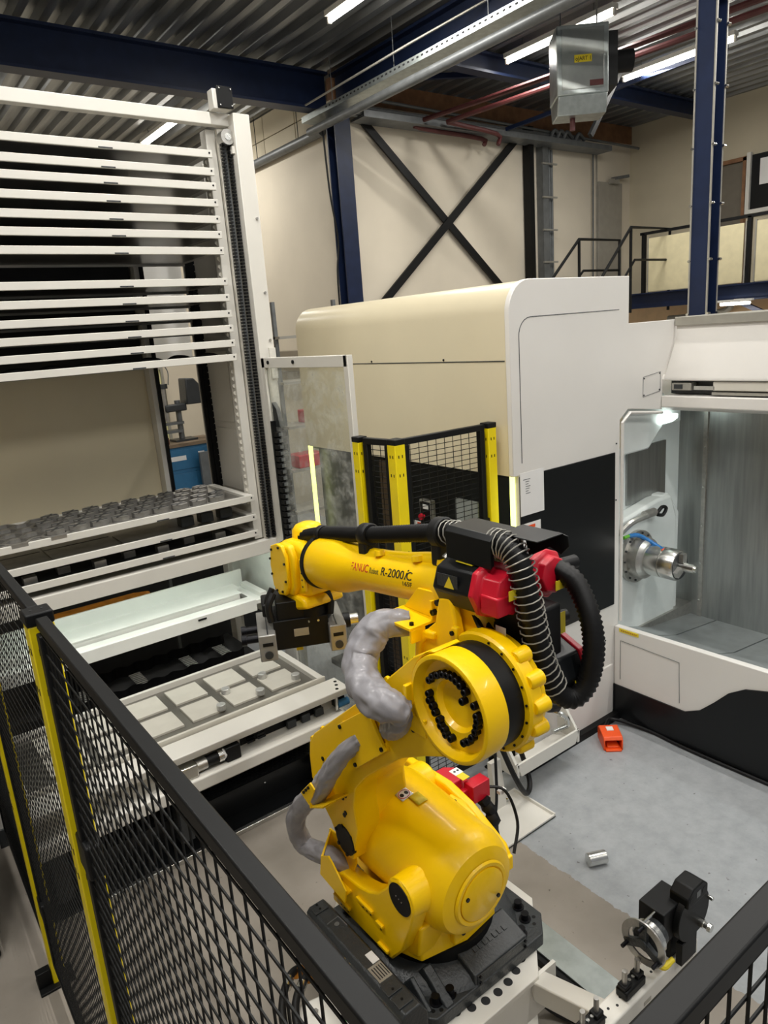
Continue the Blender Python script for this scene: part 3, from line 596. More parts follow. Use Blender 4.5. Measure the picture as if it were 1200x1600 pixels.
for z in (.25, .62, .98): MB().box(3.54, 4.5, 10.485, 10.5, z, z+.3).build('drawer', m_blued, bc, bv=.006)
MB().box(3.72, 4.0, 10.478, 10.485, 1.12, 1.19).build('name_strip', m_paper, bc)
MB().box(4.2, 4.3, 10.478, 10.485, 1.2, 1.22).build('drawer_label', m_paper, bc)
dp = thing('bench_drill_press', (4.15, 10.8, 1.38), 'grey bench drill press standing on the blue cabinet', 'drill press')
MB().box(3.95, 4.3, 10.65, 10.95, 1.38, 1.41).build('base_plate', m_dgrey, dp); MB().cyl((4.12, 10.85, 1.41), (4.12, 10.85, 2.0), .045, n=12).build('column', m_grey, dp)
MB().box(3.85, 4.1, 10.7, 10.9, 1.52, 1.56).build('work_table', m_grey, dp); MB().box(3.85, 4.15, 10.75, 10.9, 1.64, 1.68).build('table_arm', m_grey, dp)
MB().box(3.88, 4.22, 10.72, 10.92, 1.84, 1.95).build('head_casting', m_dgrey, dp, bv=.02); MB().cyl((3.9, 10.8, 1.7), (3.9, 10.8, 2.25), .05, n=12).build('spindle_quill', m_steel, dp)
MB().cyl((3.9, 10.8, 2.2), (3.9, 10.8, 2.27), .08, n=12).build('pulley', m_dgrey, dp); MB().prism('y', [(4.2, 1.93), (4.48, 1.93), (4.46, 2.2), (4.36, 2.32), (4.22, 2.33)], 10.65, 10.95).build('motor_cover', m_dgrey, dp, bv=.02)
MB().tube(cat_m([(3.86, 10.8, 2.27), (3.84, 10.8, 2.5), (3.93, 10.8, 2.58), (4.02, 10.8, 2.45), (4.0, 10.8, 2.25)], 5), .008, 6).build('cable_loop', m_grey, dp)
MB().bar((3.85, 10.75, 1.95), (3.68, 10.7, 2.05), .02, .02).build('feed_lever', m_grey, dp)
tag(MB().box(3.55, 3.8, 10.55, 10.7, 1.38, 1.48).build('brown_box', mat('brown_cardboard', '#5B3226', .6)), 'small brown box on the blue cabinet beside the drill press', 'box')
tag(MB().lathe((3.6, 10.85, 1.38), (0, 0, 1), [(0, .06), (.12, .06), (.16, .03), (.2, .03)], 12).build('blue_can', mat('blue_can_paint', '#1F4AA8', .4)), 'blue can on the blue cabinet beside the drill press', 'can')
tag(MB().lathe((3.65, 11.0, 1.5), (0, 0, 1), [(0, .08), (.06, .13), (.16, .12), (.22, .04)], 10).build('yellow_bag', mat('yellow_plastic', '#E8D24A', .5)), 'crumpled yellow plastic bag behind the blue can', 'bag')
tag(MB().box(4.15, 4.55, 10.3, 10.36, 0, 1.22).build('grey_sheet_panel', m_grey), 'grey sheet panel leaning on the blue cabinet', 'panel')
dr = struct(MB().box(3.95, 4.75, 13.16, 13.2, 0, 2.42).build('door_3', mat('yellow_door_paint', '#E4DFA6', .5))); MB().box(3.9, 4.8, 13.12, 13.2, 2.42, 2.52).build('door_frame', m_lightgrey, dr)
for x in (3.9, 4.75): MB().box(x, x+.05, 13.12, 13.2, 0, 2.42).build('door_frame', m_lightgrey, dr)
# ================================================================ turning centre
lt = thing('turning_centre', (4.2, 3.2, 0), 'large white and black turning centre with open working area at the right', 'machine')
arc = [(2.99+.17*(1-math.cos(R(a))), 2.85+.17*math.sin(R(a))) for a in range(0, 91, 10)]
prof = [(2.99, 1.93)]+arc+[(4.08, 3.02), (4.08, 1.93)]
MB().prism('y', prof, 2.83, 5.1).build('upper_cabinet', m_beige, lt, ang=25)
MB().box(2.988, 2.9905, 2.84, 5.09, 2.586, 2.592).build('cabinet_seam', m_dgrey, lt)
for y in (3.35, 4.1, 4.75): MB().cyl((2.985, y, 2.602), (2.99, y, 2.602), .007, n=8).build('seam_screw', m_black, lt)
# white end panel with the stepped outline
pan = [(2.985, .03), (4.0, .03), (4.0, 2.13), (4.09, 2.19), (4.48, 2.14), (4.48, 2.36), (4.62, 2.62), (4.62, 2.735), (4.085, 2.735), (4.085, 3.025), (3.155, 3.025)]+[(2.985+.172*(1-math.cos(R(a))), 2.85+.175*math.sin(R(a))) for a in range(80, -1, -10)]+[(2.985, 1.93), (3.03, 1.93), (3.03, .4), (2.985, .4)]
MB().prism('y', pan, 2.795, 2.83).build('end_panel', m_lathew, lt, bv=.004)
# engraved door outline
def seam(pts, w=.006, y=2.7945): return MB().tube(pts, w/2, 4)
MB().tube([(3.06, 2.7955, 2.0), (3.06, 2.7955, 2.72)]+[(3.06+.1*(1-math.cos(R(a))), 2.7955, 2.72+.1*math.sin(R(a))) for a in range(10, 91, 16)]+[(3.98, 2.7955, 2.825)], .003, 5).build('door_seam', m_dgrey, lt)
MB().box(3.03, 3.945, 2.788, 2.796, .862, 1.925).build('black_window', m_blackgl, lt, bv=.004)
MB().tube([(4.25, 2.794, 2.25), (4.45, 2.794, 2.27), (4.45, 2.794, 2.4), (4.25, 2.794, 2.38), (4.25, 2.794, 2.25)], .002, 4).build('cover_outline', m_grey, lt)
for x, z in ((4.26, 2.26), (4.44, 2.28), (4.26, 2.37), (4.44, 2.39)): MB().cyl((x, 2.79, z), (x, 2.795, z), .005, n=6).build('cover_screw', m_dgrey, lt)
for x, z in ((3.96, 1.6), (3.96, 1.98), (3.85, .62), (3.7, .3), (3.9, .36), (3.92, .3)): MB().cyl((x, 2.79, z), (x, 2.795, z), .006, n=6).build('panel_screw', m_dgrey, lt)
# opening edge trim
MB().tube([(4.015, 2.79, .72), (4.02, 2.79, 2.11), (4.1, 2.79, 2.165), (4.47, 2.79, 2.12)], .012, 6).build('opening_trim', m_lathew, lt)
# black recessed cabinet front below, control box behind the fence
MB().box(3.1, 4.0, 2.83, 5.1, .1, 1.93).build('recessed_front', m_blackgl, lt)
MB().box(3.05, 3.1, 2.83, 5.1, 1.9, 1.93).build('recess_edge', m_black, lt); MB().box(3.0, 3.1, 4.0, 4.12, .2, 1.9).build('brown_door_post', mat('brown_cover', '#4A3A26', .4), lt)
cb = MB().box(3.06, 3.1, 3.635, 3.76, 1.37, 1.65).build('control_box', m_lightgrey, lt, bv=.004); MB().box(3.055, 3.06, 3.648, 3.748, 1.385, 1.637).build('control_face', m_black, cb)
MB().lathe((3.055, 3.71, 1.535), (-1, 0, 0), [(0, .012), (.02, .012), (.02, .024), (.035, .022)], 14).build('stop_button', m_red, cb)
MB().box(3.05, 3.055, 3.66, 3.72, 1.59, 1.62).build('display', m_paper, cb); MB().cyl((3.05, 3.69, 1.43), (3.055, 3.69, 1.43), .012, n=10).build('green_button', mat('green_lens', '#37A34A', .4), cb)
MB().box(3.09, 3.098, 3.78, 3.93, 1.33, 1.47).build('instruction_label', m_paper, lt); MB().box(3.088, 3.09, 3.79, 3.86, 1.34, 1.42).build('label_print', m_ink, lt)
MB().box(3.088, 3.09, 3.78, 3.83, 1.44, 1.465).build('label_mark', m_orange, lt)
MB().box(3.09, 3.1, 3.21, 3.42, 1.5, 1.7).build('lower_window', mat('pale_reflective_panel', '#AEB6B8', .3), lt)
# LED strips at the cabinet corners
for y in (2.845, 5.12): MB().box(3.02, 3.045, y-.015, y+.015, 1.2 if y > 3 else 1.5, 1.925).build('led_strip', m_led, lt)
# lower skirt and open coolant trough with tap
MB().box(2.93, 3.93, 2.785, 2.80, .04, .42).build('skirt', m_lathew, lt, bv=.006)
MB().box(2.96, 3.97, 2.74, 5.0, .0, .05).build('foot_shadow_strip', m_black, lt)  # black strip that paints in the shadow gap under the machine
tr = MB(); o = [(2.74, 2.60), (3.33, 2.60), (3.33, 2.75), (2.74, 2.75)]
tr.prism('y', [(2.76, .17), (3.26, .17), (3.30, .26), (2.72, .26)], 2.585, 2.60)
tr.prism('x', [(2.585, .17), (2.75, .17), (2.75, .45), (2.735, .45), (2.60, .26), (2.585, .26)], 3.28, 3.30).prism('x', [(2.585, .17), (2.75, .17), (2.75, .45), (2.735, .45), (2.60, .26), (2.585, .26)], 2.72, 2.74)
tr.box(2.74, 3.28, 2.6, 2.74, .17, .19).build('trough', m_white, lt, bv=.003)
MB().tube(cat_m([(3.17, 2.72, .40), (3.2, 2.66, .38), (3.24, 2.64, .34), (3.25, 2.64, .28)], 4), .018, 8).cyl((3.13, 2.66, .28), (3.25, 2.64, .28), .016).build('coolant_tap', m_bright, lt)
MB().tube(cat_m([(3.05, 2.7, .5), (3.1, 2.66, .46), (3.2, 2.68, .42)], 4), .03, 8).build('hose_clip', m_black, lt)
# lathe front: apron, black base with the rising swoosh
MB().prism('x', [(2.79, .25), (2.79, .70), (1.75, .715), (-1.2, .74), (-1.2, .25)], 3.95, 4.0).build('apron', m_lathew, lt, bv=.004)
MB().prism('x', [(2.79, .02), (2.79, .26), (2.25, .26), (2.15, .31), (2.06, .40), (1.97, .5), (1.87, .565), (1.74, .6), (1.5, .61), (-1.2, .61), (-1.2, .02)], 3.94, 3.96).build('black_base', m_blackgl, lt)
MB().tube([(3.946, 2.739, .31), (3.946, 2.739, .605), (3.946, 2.30, .59), (3.946, 2.29, .305)], .002, 4).build('hatch_outline', m_grey, lt)
MB().box(3.945, 3.95, 2.6, 2.75, .67, .695).build('warning_sticker', m_ylab, lt)
for k in range(9): MB().box(3.9442, 3.945, 2.612+.014*k, 2.621+.014*k, .678, .687).build('sticker_print', m_oran2, lt)
MB().box(3.965, 4.8, -1.2, 2.79, 0, .25).build('base_core', m_black, lt)
# hood and door track
hp = [(4.62, 2.735), (4.62, 2.615), (4.485, 2.36), (4.485, 2.335), (4.62, 2.335), (5.4, 2.335), (5.4, 2.735)]
MB().prism('y', hp, -1.2, 2.79).build('hood', m_lathew, lt, bv=.006); MB().box(4.60, 5.5, -1.2, 2.79, 2.69, 2.75).build('hood_top', m_lightgrey, lt, bv=.004)
MB().box(4.58, 4.62, -1.2, 2.79, 2.24, 2.335).build('track_back', m_dgrey, lt); MB().box(4.50, 4.56, -1.2, 2.45, 2.27, 2.33).build('track_rail', m_tray, lt, bv=.006); MB().box(4.49, 4.55, -1.2, 2.45, 2.245, 2.262).build('track_lip', m_lightgrey, lt)
MB().box(4.5, 4.57, 2.60, 2.74, 2.27, 2.32).build('door_switch', m_lightgrey, lt, bv=.005); MB().box(4.495, 4.5, 2.66, 2.72, 2.28, 2.31).build('switch_cover', m_dgrey, lt); MB().box(4.5, 4.56, 2.44, 2.58, 2.275, 2.3).build('switch_tongue', m_bright, lt)
MB().prism('y', [(4.46, 2.235), (4.62, 2.235), (4.62, 2.135), (4.5, 2.135), (4.46, 2.16)], -1.2, 2.79).build('lintel', m_lathew, lt, bv=.006)
# working area
MB().box(5.0, 5.05, 2.765, 3.05, .4, 2.3).build('back_sheet', m_brush, lt); MB().box(5.0, 5.05, -1.2, 2.745, .4, 2.3).build('back_sheet', m_brush, lt); MB().box(4.985, 5.0, 2.74, 2.77, .45, 2.3).build('sheet_strip', m_steel, lt)
for z in (.6, .9, 1.2, 1.5, 1.8): MB().cyl((4.978, 2.755, z), (4.985, 2.755, z), .007, n=8).build('strip_screw', m_bright, lt)
MB().box(4.62, 5.05, -1.2, 3.1, 2.22, 2.33).build('bay_ceiling', m_lathew, lt)
yy = [2.97, 2.62, 2.2, 1.78, 1.36, .94, .5, -1.2]
for a, b in zip(yy[1:], yy[:-1]): MB().prism('y', [(3.99, .66), (4.45, .52), (5.0, .46), (5.0, .44), (4.45, .5), (3.99, .64)], a+.006, b-.006).build('chute_plate', mat('chute_steel', '#B4B9BA', .38, .6, .12, 8), lt)
MB().prism('y', [(3.99, .64), (4.45, .5), (5.0, .44), (5.0, .4), (3.99, .4)], -1.2, 2.97).build('chute_base', m_dgrey, lt)
# headstock wall
MB().box(3.98, 5.05, 2.97, 3.1, .4, 2.3).build('headstock_wall', mat('white_enamel_inside', '#E9EEEC', .3, 0, .02), lt); m_en = mat('headstock_enamel', '#E6EBE9', .28, 0, .03)
MB().box(4.05, 5.0, 2.83, 2.97, .45, .56).build('wall_sill', m_steel, lt)
MB().prism('y', [(4.0, .46), (4.80, .46), (4.80, 1.30), (4.72, 1.48), (4.55, 1.48), (4.05, 1.40), (4.0, 1.3)], 2.85, 2.97).build('headstock_casting', m_en, lt, bv=.02)
MB().prism('y', [(4.62, .5), (4.86, .5), (4.86, 1.32), (4.72, 1.49), (4.62, 1.49)], 2.87, 2.97).build('headstock_side', m_en, lt, bv=.015)
MB().box(4.32, 4.8, 2.955, 2.97, 1.46, 1.87).build('way_cover', m_brush, lt)
MB().prism('y', [(4.1, 1.86), (4.45, 1.86), (4.62, 2.0), (4.85, 2.0), (4.85, 2.24), (4.1, 2.24)], 2.87, 2.97).build('lamp_housing', m_en, lt, bv=.015)
MB().prism('x', [(2.86, 2.02), (2.82, 2.05), (2.82, 2.08), (2.87, 2.08)], 4.56, 4.72).build('work_lamp', m_lamp, lt)
MB().box(4.66, 4.72, .7, 1.8, 2.205, 2.22).build('added_bay_strip', m_lamp, lt)  # added strip, unseen under the lintel, to light the working area evenly
ld = bpy.data.lights.new('bay_fill_light', 'AREA'); ld.shape = 'RECTANGLE'; ld.size = .06; ld.size_y = 1.0; ld.energy = 9; ld.color = (.93, 1, .98)
lo = bpy.data.objects.new('bay_fill_light', ld); COL.objects.link(lo); lo.parent = lt; lo.location = Vector((4.69, 1.3, 2.2))-wloc(lt)
# spindle and chuck
AX = (4.27, 2.85, 1.12); D = (0, -1, 0)
sp = MB().lathe(AX, D, [(0, .19), (.03, .19), (.03, .15), (.1, .145), (.12, .125), (.13, .11)], 36).build('spindle_nose', m_steel, lt)
MB().lathe((4.27, 2.72, 1.12), D, [(0, .108), (.10, .108), (.102, .1), (.11, .1), (.112, .108), (.20, .108), (.215, .098)], 36).build('chuck_body', m_bright, sp)
MB().lathe((4.27, 2.505, 1.12), D, [(0, .096), (.004, .094)], 36).build('chuck_face', m_dgrey, sp)
for k in range(3):
    a = R(90+120*k); MB().box(-.022, .022, 2.47, 2.505, .03, .09).build('jaw', m_steel, sp)
    j = [o for o in sp.children][-1]; me = j.data
    for v_ in me.vertices:
        p = v_.co+wloc(sp); x_, z_ = p.x, p.z; q = Vector((4.27+x_*math.cos(a-R(90))-z_*math.sin(a-R(90)), p.y, 1.12+x_*math.sin(a-R(90))+z_*math.cos(a-R(90)))); v_.co = q-wloc(sp)
MB().lathe((4.27, 2.5, 1.12), D, [(0, .032), (.1, .032), (.1, .022), (.115, .02)], 20).build('clamped_bar', m_bright, sp)
for k in range(14):
    a = R(25.7*k); MB().cyl((4.27+.17*math.cos(a), 2.812, 1.12+.17*math.sin(a)), (4.27+.17*math.cos(a), 2.82, 1.12+.17*math.sin(a)), .008, n=8).build('flange_bolt', m_dgrey, sp)
MB().tube(cat_m([(4.12, 2.80, 1.31), (4.2, 2.78, 1.30), (4.27, 2.74, 1.25), (4.28, 2.68, 1.22), (4.25, 2.62, 1.215)], 5), .014, 8, rf=lambda i, k, q: .014+.003*(i % 2)).build('coolant_nozzle', mat('blue_segment_hose', '#1F6FB4', .4), lt)
MB().cyl((4.25, 2.62, 1.215), (4.245, 2.60, 1.205), .015, .009).build('nozzle_tip', m_orange, lt); MB().cyl((4.06, 2.80, 1.31), (4.12, 2.80, 1.31), .012).build('nozzle_root', mat('green_fitting', '#66B13A', .5), lt)
MB().tube(cat_m([(4.05, 2.83, 1.33), (4.15, 2.8, 1.40), (4.3, 2.78, 1.42)], 4), .022, 8).build('probe_arm', m_steel, lt); MB().cyl((4.3, 2.8, 1.42), (4.42, 2.8, 1.42), .03, n=14).build('tool_setter', m_steel, lt)
MB().tube(cat_m([(4.42, 2.78, 1.41), (4.47, 2.77, 1.45), (4.52, 2.77, 1.43), (4.48, 2.77, 1.39), (4.43, 2.78, 1.40)], 4), .013, 7).build('probe_cable', m_rubber, lt)
MB().box(4.1, 5.4, 3.1, 5.1, 0, 2.7).build('rear_fill_box', m_lathew, lt)  # unseen solid fill behind the headstock, blocks light leaks
# notices taped to the machine
def sheet(name, x0, x1, z0, z1, label, lines):
    t = thing(name, ((x0+x1)/2, 2.787, z0), label, 'notice'); MB().box(x0, x1, 2.785, 2.787, z0, z1).build('sheet', m_paper, t)
    for k in range(lines): MB().box(x0+.025+(.02 if k else 0), x0+.085-.008*(k % 3), 2.7845, 2.785, z1-.045-.014*k, z1-.041-.014*k).build('text_line', m_grey, t)
    return t
sheet('paper_notice', 3.03, 3.235, 1.685, 1.945, 'white printed paper notice taped above the black machine window corner', 7)
n2 = sheet('paper_notice', 3.0, 3.2, 1.47, 1.635, 'white notice with red heading lower on the machine behind the robot', 2); MB().box(3.02, 3.15, 2.784, 2.785, 1.6, 1.62).build('red_heading', m_orange, n2)
# ================================================================ fences
ZF = 2.25
m_lampl = None
def post(x, y, label, foot=True, s=.028):
    t = thing('fence_post', (x, y, 0), label, 'fence post', 'yellow safety fence posts')
    MB().box(x-s, x+s, y-s, y+s, .0, ZF-.03).build('post_tube', m_fyel, t, bv=.003)
    MB().box(x-s-.002, x+s+.002, y-s-.002, y+s+.002, ZF-.03, ZF).build('post_cap', m_black, t, bv=.004)
    for z in (ZF-.1, ZF-.2, 1.62, 1.55, 1.0, .93):
        for dx in (-.012, .012): MB().box(x+dx-.003, x+dx+.003, y-s-.001, y-s, z, z+.016).build('key_slot', m_black, t); MB().box(x-s-.001, x-s, y+dx-.003, y+dx+.003, z, z+.016).build('key_slot', m_black, t)
    for dx in (-.012, .012): MB().cyl((x+dx, y, ZF), (x+dx, y, ZF+.0012), .003, n=8).build('cap_screw', m_dgrey, t)
    if foot: MB().box(x-.09, x+.06, y-.06, y+.06, 0, .012).box(x-.09, x-.03, y-.02, y+.02, .012, .09).build('foot', m_black, t, bv=.003)
    return t
def panel(p0, p1, label, z0=.12, z1=ZF-.005, fr=.034, dv=.06, dh=.03, wr=.0021, tr=None):
    p0, p1 = Vector((*p0, 0)), Vector((*p1, 0)); d = (p1-p0).normalized(); L = (p1-p0).length
    t = thing('mesh_fence_panel', (p0+p1)/2, label, 'fence panel', 'black wire mesh fence panels')
    def P(a, z, off=0): q = p0+d*a; q.z = z; return q+Vector((-d.y, d.x, 0))*off
    tr = tr or fr; MB().bar(P(0, z1-tr/2), P(L, z1-tr/2), tr, tr).build('top_rail', m_black, t, bv=.003); MB().bar(P(0, z0+fr/2), P(L, z0+fr/2), fr, fr).build('bottom_rail', m_black, t, bv=.003)
    for a in (fr/2, L-fr/2): MB().bar(P(a, z0+fr), P(a, z1-fr), fr, fr, up=d).build('end_upright', m_black, t, bv=.003)
    m_ = MB(); a = fr+.02
    while a < L-fr: m_.cyl(P(a, z0+.01, .006), P(a, z1-.012, .006), wr, n=5); a += dv
    z = z0+fr+.015
    while z < z1-fr: m_.cyl(P(.01, z, .0095), P(L-.01, z, .0095), wr, n=5); z += dh
    m_.build('wire_mesh', m_black, t, kind='stuff')
    for z in (.4, 1.6): MB().box(*sum(((min(P(L-.05, z).x, P(L, z).x)-.02, max(P(L-.05, z).x, P(L, z).x)+.02), (min(P(L-.05, z).y, P(L, z).y)-.02, max(P(L-.05, z).y, P(L, z).y)+.02)), ()), z, z+.09).build('panel_clamp', m_black, t, bv=.006)
    return t
post(.25, 1.70, 'yellow fence post with black cap at the left foreground'); post(.25, 3.17, 'yellow fence post with splayed black foot at the far left edge'); post(.25, .20, 'yellow corner fence post where the two foreground fences meet')
panel((.25, .28), (.25, 1.655), 'nearest black mesh fence panel whose top rail crosses the lower left', dv=.04, dh=.04, tr=.0255, wr=.0019)
panel((.25, 1.745), (.25, 3.125), 'black mesh fence panel at the far left beyond the capped post', dv=.04, dh=.04, tr=.0255, wr=.0014)
panel((.25, 3.215), (.25, 4.3), 'black mesh fence panel closing up to the storage tower', dv=.04, dh=.04, wr=.0014)
panel((.34, .255), (1.75, .255), 'black mesh fence panel at the bottom right corner', dv=.04, dh=.04, tr=.027)
post(2.225, 3.225, 'leftmost of the three yellow fence posts behind the robot', s=.03); post(2.262, 2.945, 'middle of the three yellow fence posts behind the robot', s=.034); post(2.925, 2.925, 'right yellow fence post beside the machine corner', s=.032)
panel((2.232, 3.185), (2.258, 2.985), 'narrow black mesh fence panel between the two left posts behind the robot'); panel((2.305, 2.945), (2.88, 2.925), 'black mesh fence panel behind the robot in front of the machine')
# ================================================================ floor items
f = thing('foot_switch', (3.64, 2.6, 0), 'orange foot switch on the grey floor beside the machine base', 'foot switch')
fs = MB(); fs.M = Matrix.Translation((3.64, 2.6, 0)) @ Matrix.Rotation(R(-40), 4, 'Z')
fs.box(-.085, -.072, -.12, .12, 0, .11).box(.072, .085, -.12, .12, 0, .11).prism('x', [(-.12, .10), (-.1, .13), (.08, .14), (.12, .1), (.12, 0), (.10, 0), (.10, .1)], -.085, .085); fs.build('guard', m_orange, f, bv=.008)
fs = MB(); fs.M = Matrix.Translation((3.64, 2.6, 0)) @ Matrix.Rotation(R(-40), 4, 'Z'); fs.box(-.07, .07, -.14, .1, 0, .02).prism('x', [(-.11, .02), (.05, .02), (.05, .07), (-.11, .035)], -.05, .05).build('pedal', m_orange, f, bv=.006)
fs = MB(); fs.M = Matrix.Translation((3.64, 2.6, .1405)) @ Matrix.Rotation(R(-40), 4, 'Z'); fs.box(-.03, .03, -.01, .05, -.012, .002).build('pedal_label', m_paper, f)
tag(MB().tube(cat_m([(3.72, 2.7, .05), (3.85, 2.73, .04), (3.93, 2.5, .015), (3.92, 2.2, .012), (3.93, 1.6, .012)], 6), .012, 7).build('floor_cable', m_rubber), 'black cable along the machine base from the foot switch', 'cable')
s = thing('steel_bar_slug', (2.65, 1.98, 0), 'bright round steel slug lying on the painted floor', 'steel slug')
MB().lathe((2.615, 2.0, .036), (.90, -.43, 0), [(0, .033), (.002, .035), (.098, .035), (.1, .033)], 24).build('slug_body', m_bright, s)
dt = thing('drip_tray', (2.56, 2.53, 0), 'white sheet metal drip tray on the floor behind the robot', 'drip tray')
MB().box(2.34, 2.79, 2.36, 2.68, .006, .012).build('tray_floor', m_white, dt)
MB().box(2.34, 2.35, 2.36, 2.68, .006, .03).box(2.78, 2.79, 2.36, 2.68, .006, .03).box(2.35, 2.78, 2.67, 2.68, .006, .03).box(2.35, 2.78, 2.36, 2.37, .006, .022).build('tray_rim', m_white, dt); MB().lathe((2.68, 2.64, .012), (0, 0, 1), [(0, .01), (.018, .008)], 8).build('rim_screw', m_bright, dt)
MB().prism('x', [(2.62, .012), (2.69, .012), (2.69, .3), (2.66, .3)], 2.58, 2.66).build('stand_leg', m_white, dt)
tag(MB().tube(cat_m([(2.62, 2.66, .5), (2.66, 2.56, .25), (2.75, 2.55, .08), (2.84, 2.6, .1), (2.84, 2.68, .3), (2.8, 2.72, .45)], 7), .016, 8).build('cable_loop', m_rubber), 'black cable loop hanging beside the machine trough', 'cable')
tag(MB().tube(cat_m([(2.62, 2.66, .42), (2.5, 2.55, .1), (2.3, 2.45, .03), (2.1, 2.3, .03), (1.95, 2.1, .15)], 7), .009, 7).build('robot_cable', m_rubber), 'thin black cable from the fence foot to the robot base', 'cable')
zd = thing('cable_duct', (2.04, 1.5, 0), 'galvanised floor cable duct cover beside the robot pedestal', 'cable duct')
MB().box(1.98, 2.12, .9, 2.1, .045, .052).box(2.108, 2.12, .9, 2.1, 0, .045).build('cover', m_zinc, zd); MB().box(1.955, 1.98, .9, 2.1, 0, .04).build('side_rail', m_black, zd)
for k, (x, m_) in enumerate(((1.90, m_rubber), (1.925, m_rubber), (1.87, m_rubber), (1.935, mat('green_earth_wire', '#2F9A45', .5)), (1.88, m_ylab))):
    tag(MB().tube(cat_m([(x-.12, 1.62, .12), (x-.05, 1.55, .03), (x, 1.4, .03), (x+.01, 1.1, .03)], 5), .012 if m_ is m_rubber else .005, 7).build('floor_cable', m_), ('left black cable beside the pedestal duct', 'middle black cable beside the pedestal duct', 'right black cable beside the pedestal duct', 'green wire beside the pedestal duct', 'thin yellow wire beside the pedestal duct')[k], 'cable')
# robot pedestal: octagonal plate on a welded column
pe = thing('robot_pedestal', (1.48, 1.9, 0), 'white octagonal steel pedestal under the robot base', 'pedestal')
h_, c_ = .435, .27
octp = [(1.48+h_, 1.92-h_+c_), (1.48+h_, 1.92+h_-c_), (1.48+h_-c_, 1.92+h_), (1.48-h_+c_, 1.92+h_), (1.48-h_, 1.92+h_-c_), (1.48-h_, 1.92-h_+c_), (1.48-h_+c_, 1.92-h_), (1.48+h_-c_, 1.92-h_)]
MB().prism('z', octp, .375, .40).build('top_plate', m_white, pe, bv=.003)
MB().box(1.22, 1.74, 1.62, 2.2, .03, .375).build('column_box', m_white, pe, bv=.006); MB().prism('z', [(x*1.0, y) for x, y in octp], 0, .03).build('floor_plate', m_white, pe, bv=.003)
MB().box(1.2, 1.76, 1.50, 1.515, .2, .375).build('gusset', m_white, pe)
h0 = MB().cyl((1.48, 1.538, .3995), (1.48, 1.538, .4006), .0175, n=18).build('bolt_hole', m_dark, pe)
for k in range(-3, 4):
    if k: a = R(9.2*k); dupp(h0, pe, (.37*math.sin(a), .37*(1-math.cos(a)), 0))
# gripper tool stand: perforated rail with its arm
rs = thing('tool_stand', (1.7, 1.13, 0), 'white perforated square tube tool stand in front of the robot', 'stand')
MB().box(1.05, 2.055, 1.09, 1.165, .52, .60).build('rail', m_white, rs, bv=.008, seg=3)
MB().bar((1.66, 1.50, .33), (1.62, 1.16, .50), .08, .08).build('support_arm', m_white, rs, bv=.006); MB().box(1.15, 1.23, 1.09, 1.165, .0, .52).build('support_leg', m_white, rs); MB().box(1.60, 1.68, 1.09, 1.165, 0, .52).build('support_leg', m_white, rs)
hh = MB().cyl((2.0, 1.125, .5995), (2.0, 1.125, .6008), .005, n=8).build('rail_hole', m_dark, rs)
for k in range(1, 26): dupp(hh, rs, (-.032*k, .008 if k % 2 else -.004, 0))
for x in (1.98, 1.72): MB().box(x, x+.04, 1.0885, 1.09, .545, .56).build('rail_tab', m_lightgrey, rs)
for k, (x, lab) in enumerate(((1.70, 'black pin holder with two steel pins on the perforated rail'), (1.48, 'black pin holder with steel pins near the bottom edge on the perforated rail'))):
    ph = thing('pin_holder', (x, 1.128, .6), lab, 'pin holder'); MB().box(x-.055, x+.055, 1.105, 1.15, .60, .635).build('holder_block', m_black, ph, bv=.006)
    for dx in (-.035, .035): MB().box(x+dx-.018, x+dx+.018, 1.112, 1.144, .635, .65).build('pin_socket', m_black, ph, bv=.003); MB().cyl((x+dx, 1.128, .65), (x+dx, 1.128, .70), .009, n=12).build('pin', m_steel, ph)
    for dx in (-.008, .012): MB().cyl((x+dx, 1.128, .635), (x+dx, 1.128, .645), .006, n=8).build('holder_screw', m_bright, ph)
f.scale = (.74, .74, .74)
# spare gripper parked on the rail end
gs = thing('parked_gripper', (1.95, 1.13, .6), 'black parked gripper head with three-jaw steel disc on the perforated rail', 'gripper')
MB().box(1.90, 2.02, 1.10, 1.16, .546, .66).build('mount_block', m_black, gs, bv=.004)
MB().box(1.80, 1.98, 1.075, 1.20, .70, .86).build('gripper_body', m_black, gs, bv=.005)
MB().prism('y', [(1.90, .546), (2.02, .546), (2.02, .66)]+[(1.99+.125*math.cos(R(a)), .77+.125*math.sin(R(a))) for a in range(-60, 241, 12)]+[(1.90, .66)], 1.045, 1.075).build('tool_changer_disc', m_black, gs, bv=.003)
MB().prism('y', [(1.91, .85), (2.07, .85), (2.07, .90), (2.03, .935), (1.95, .935), (1.91, .90)], 1.03, 1.12).build('connector_box', m_black, gs, bv=.006)
for x in (1.94, 2.04): MB().cyl((x, 1.029, .885), (x, 1.03, .885), .018, n=14).build('connector_port', m_dark, gs)
MB().box(1.975, 2.005, 1.0285, 1.03, .875, .905).build('pin_field', m_grey, gs)
MB().lathe((2.04, 1.045, .70), (0, -1, 0), [(0, .02), (.02, .02), (.02, .014), (.04, .014), (.04, .02), (.055, .018)], 16).build('locking_knob', m_bright, gs); MB().cyl((2.10, 1.045, .80), (2.10, 1.02, .80), .009).build('air_port', m_bright, gs)
MB().cyl((1.80, 1.11, .76), (1.72, 1.11, .76), .06, n=20).build('jaw_housing', m_dgrey, gs); MB().cyl((1.76, 1.11, .76), (1.735, 1.11, .76), .075, n=20).build('housing_ring', m_bright, gs)
v, fcs = [], []
ro, ri, n_ = .105, .072, 36
for xx in (1.70, 1.708):
    for r_ in (ro, ri):
        for k in range(n_): a = 2*math.pi*k/n_; v.append((xx, 1.11+r_*math.cos(a), .76+r_*math.sin(a)))
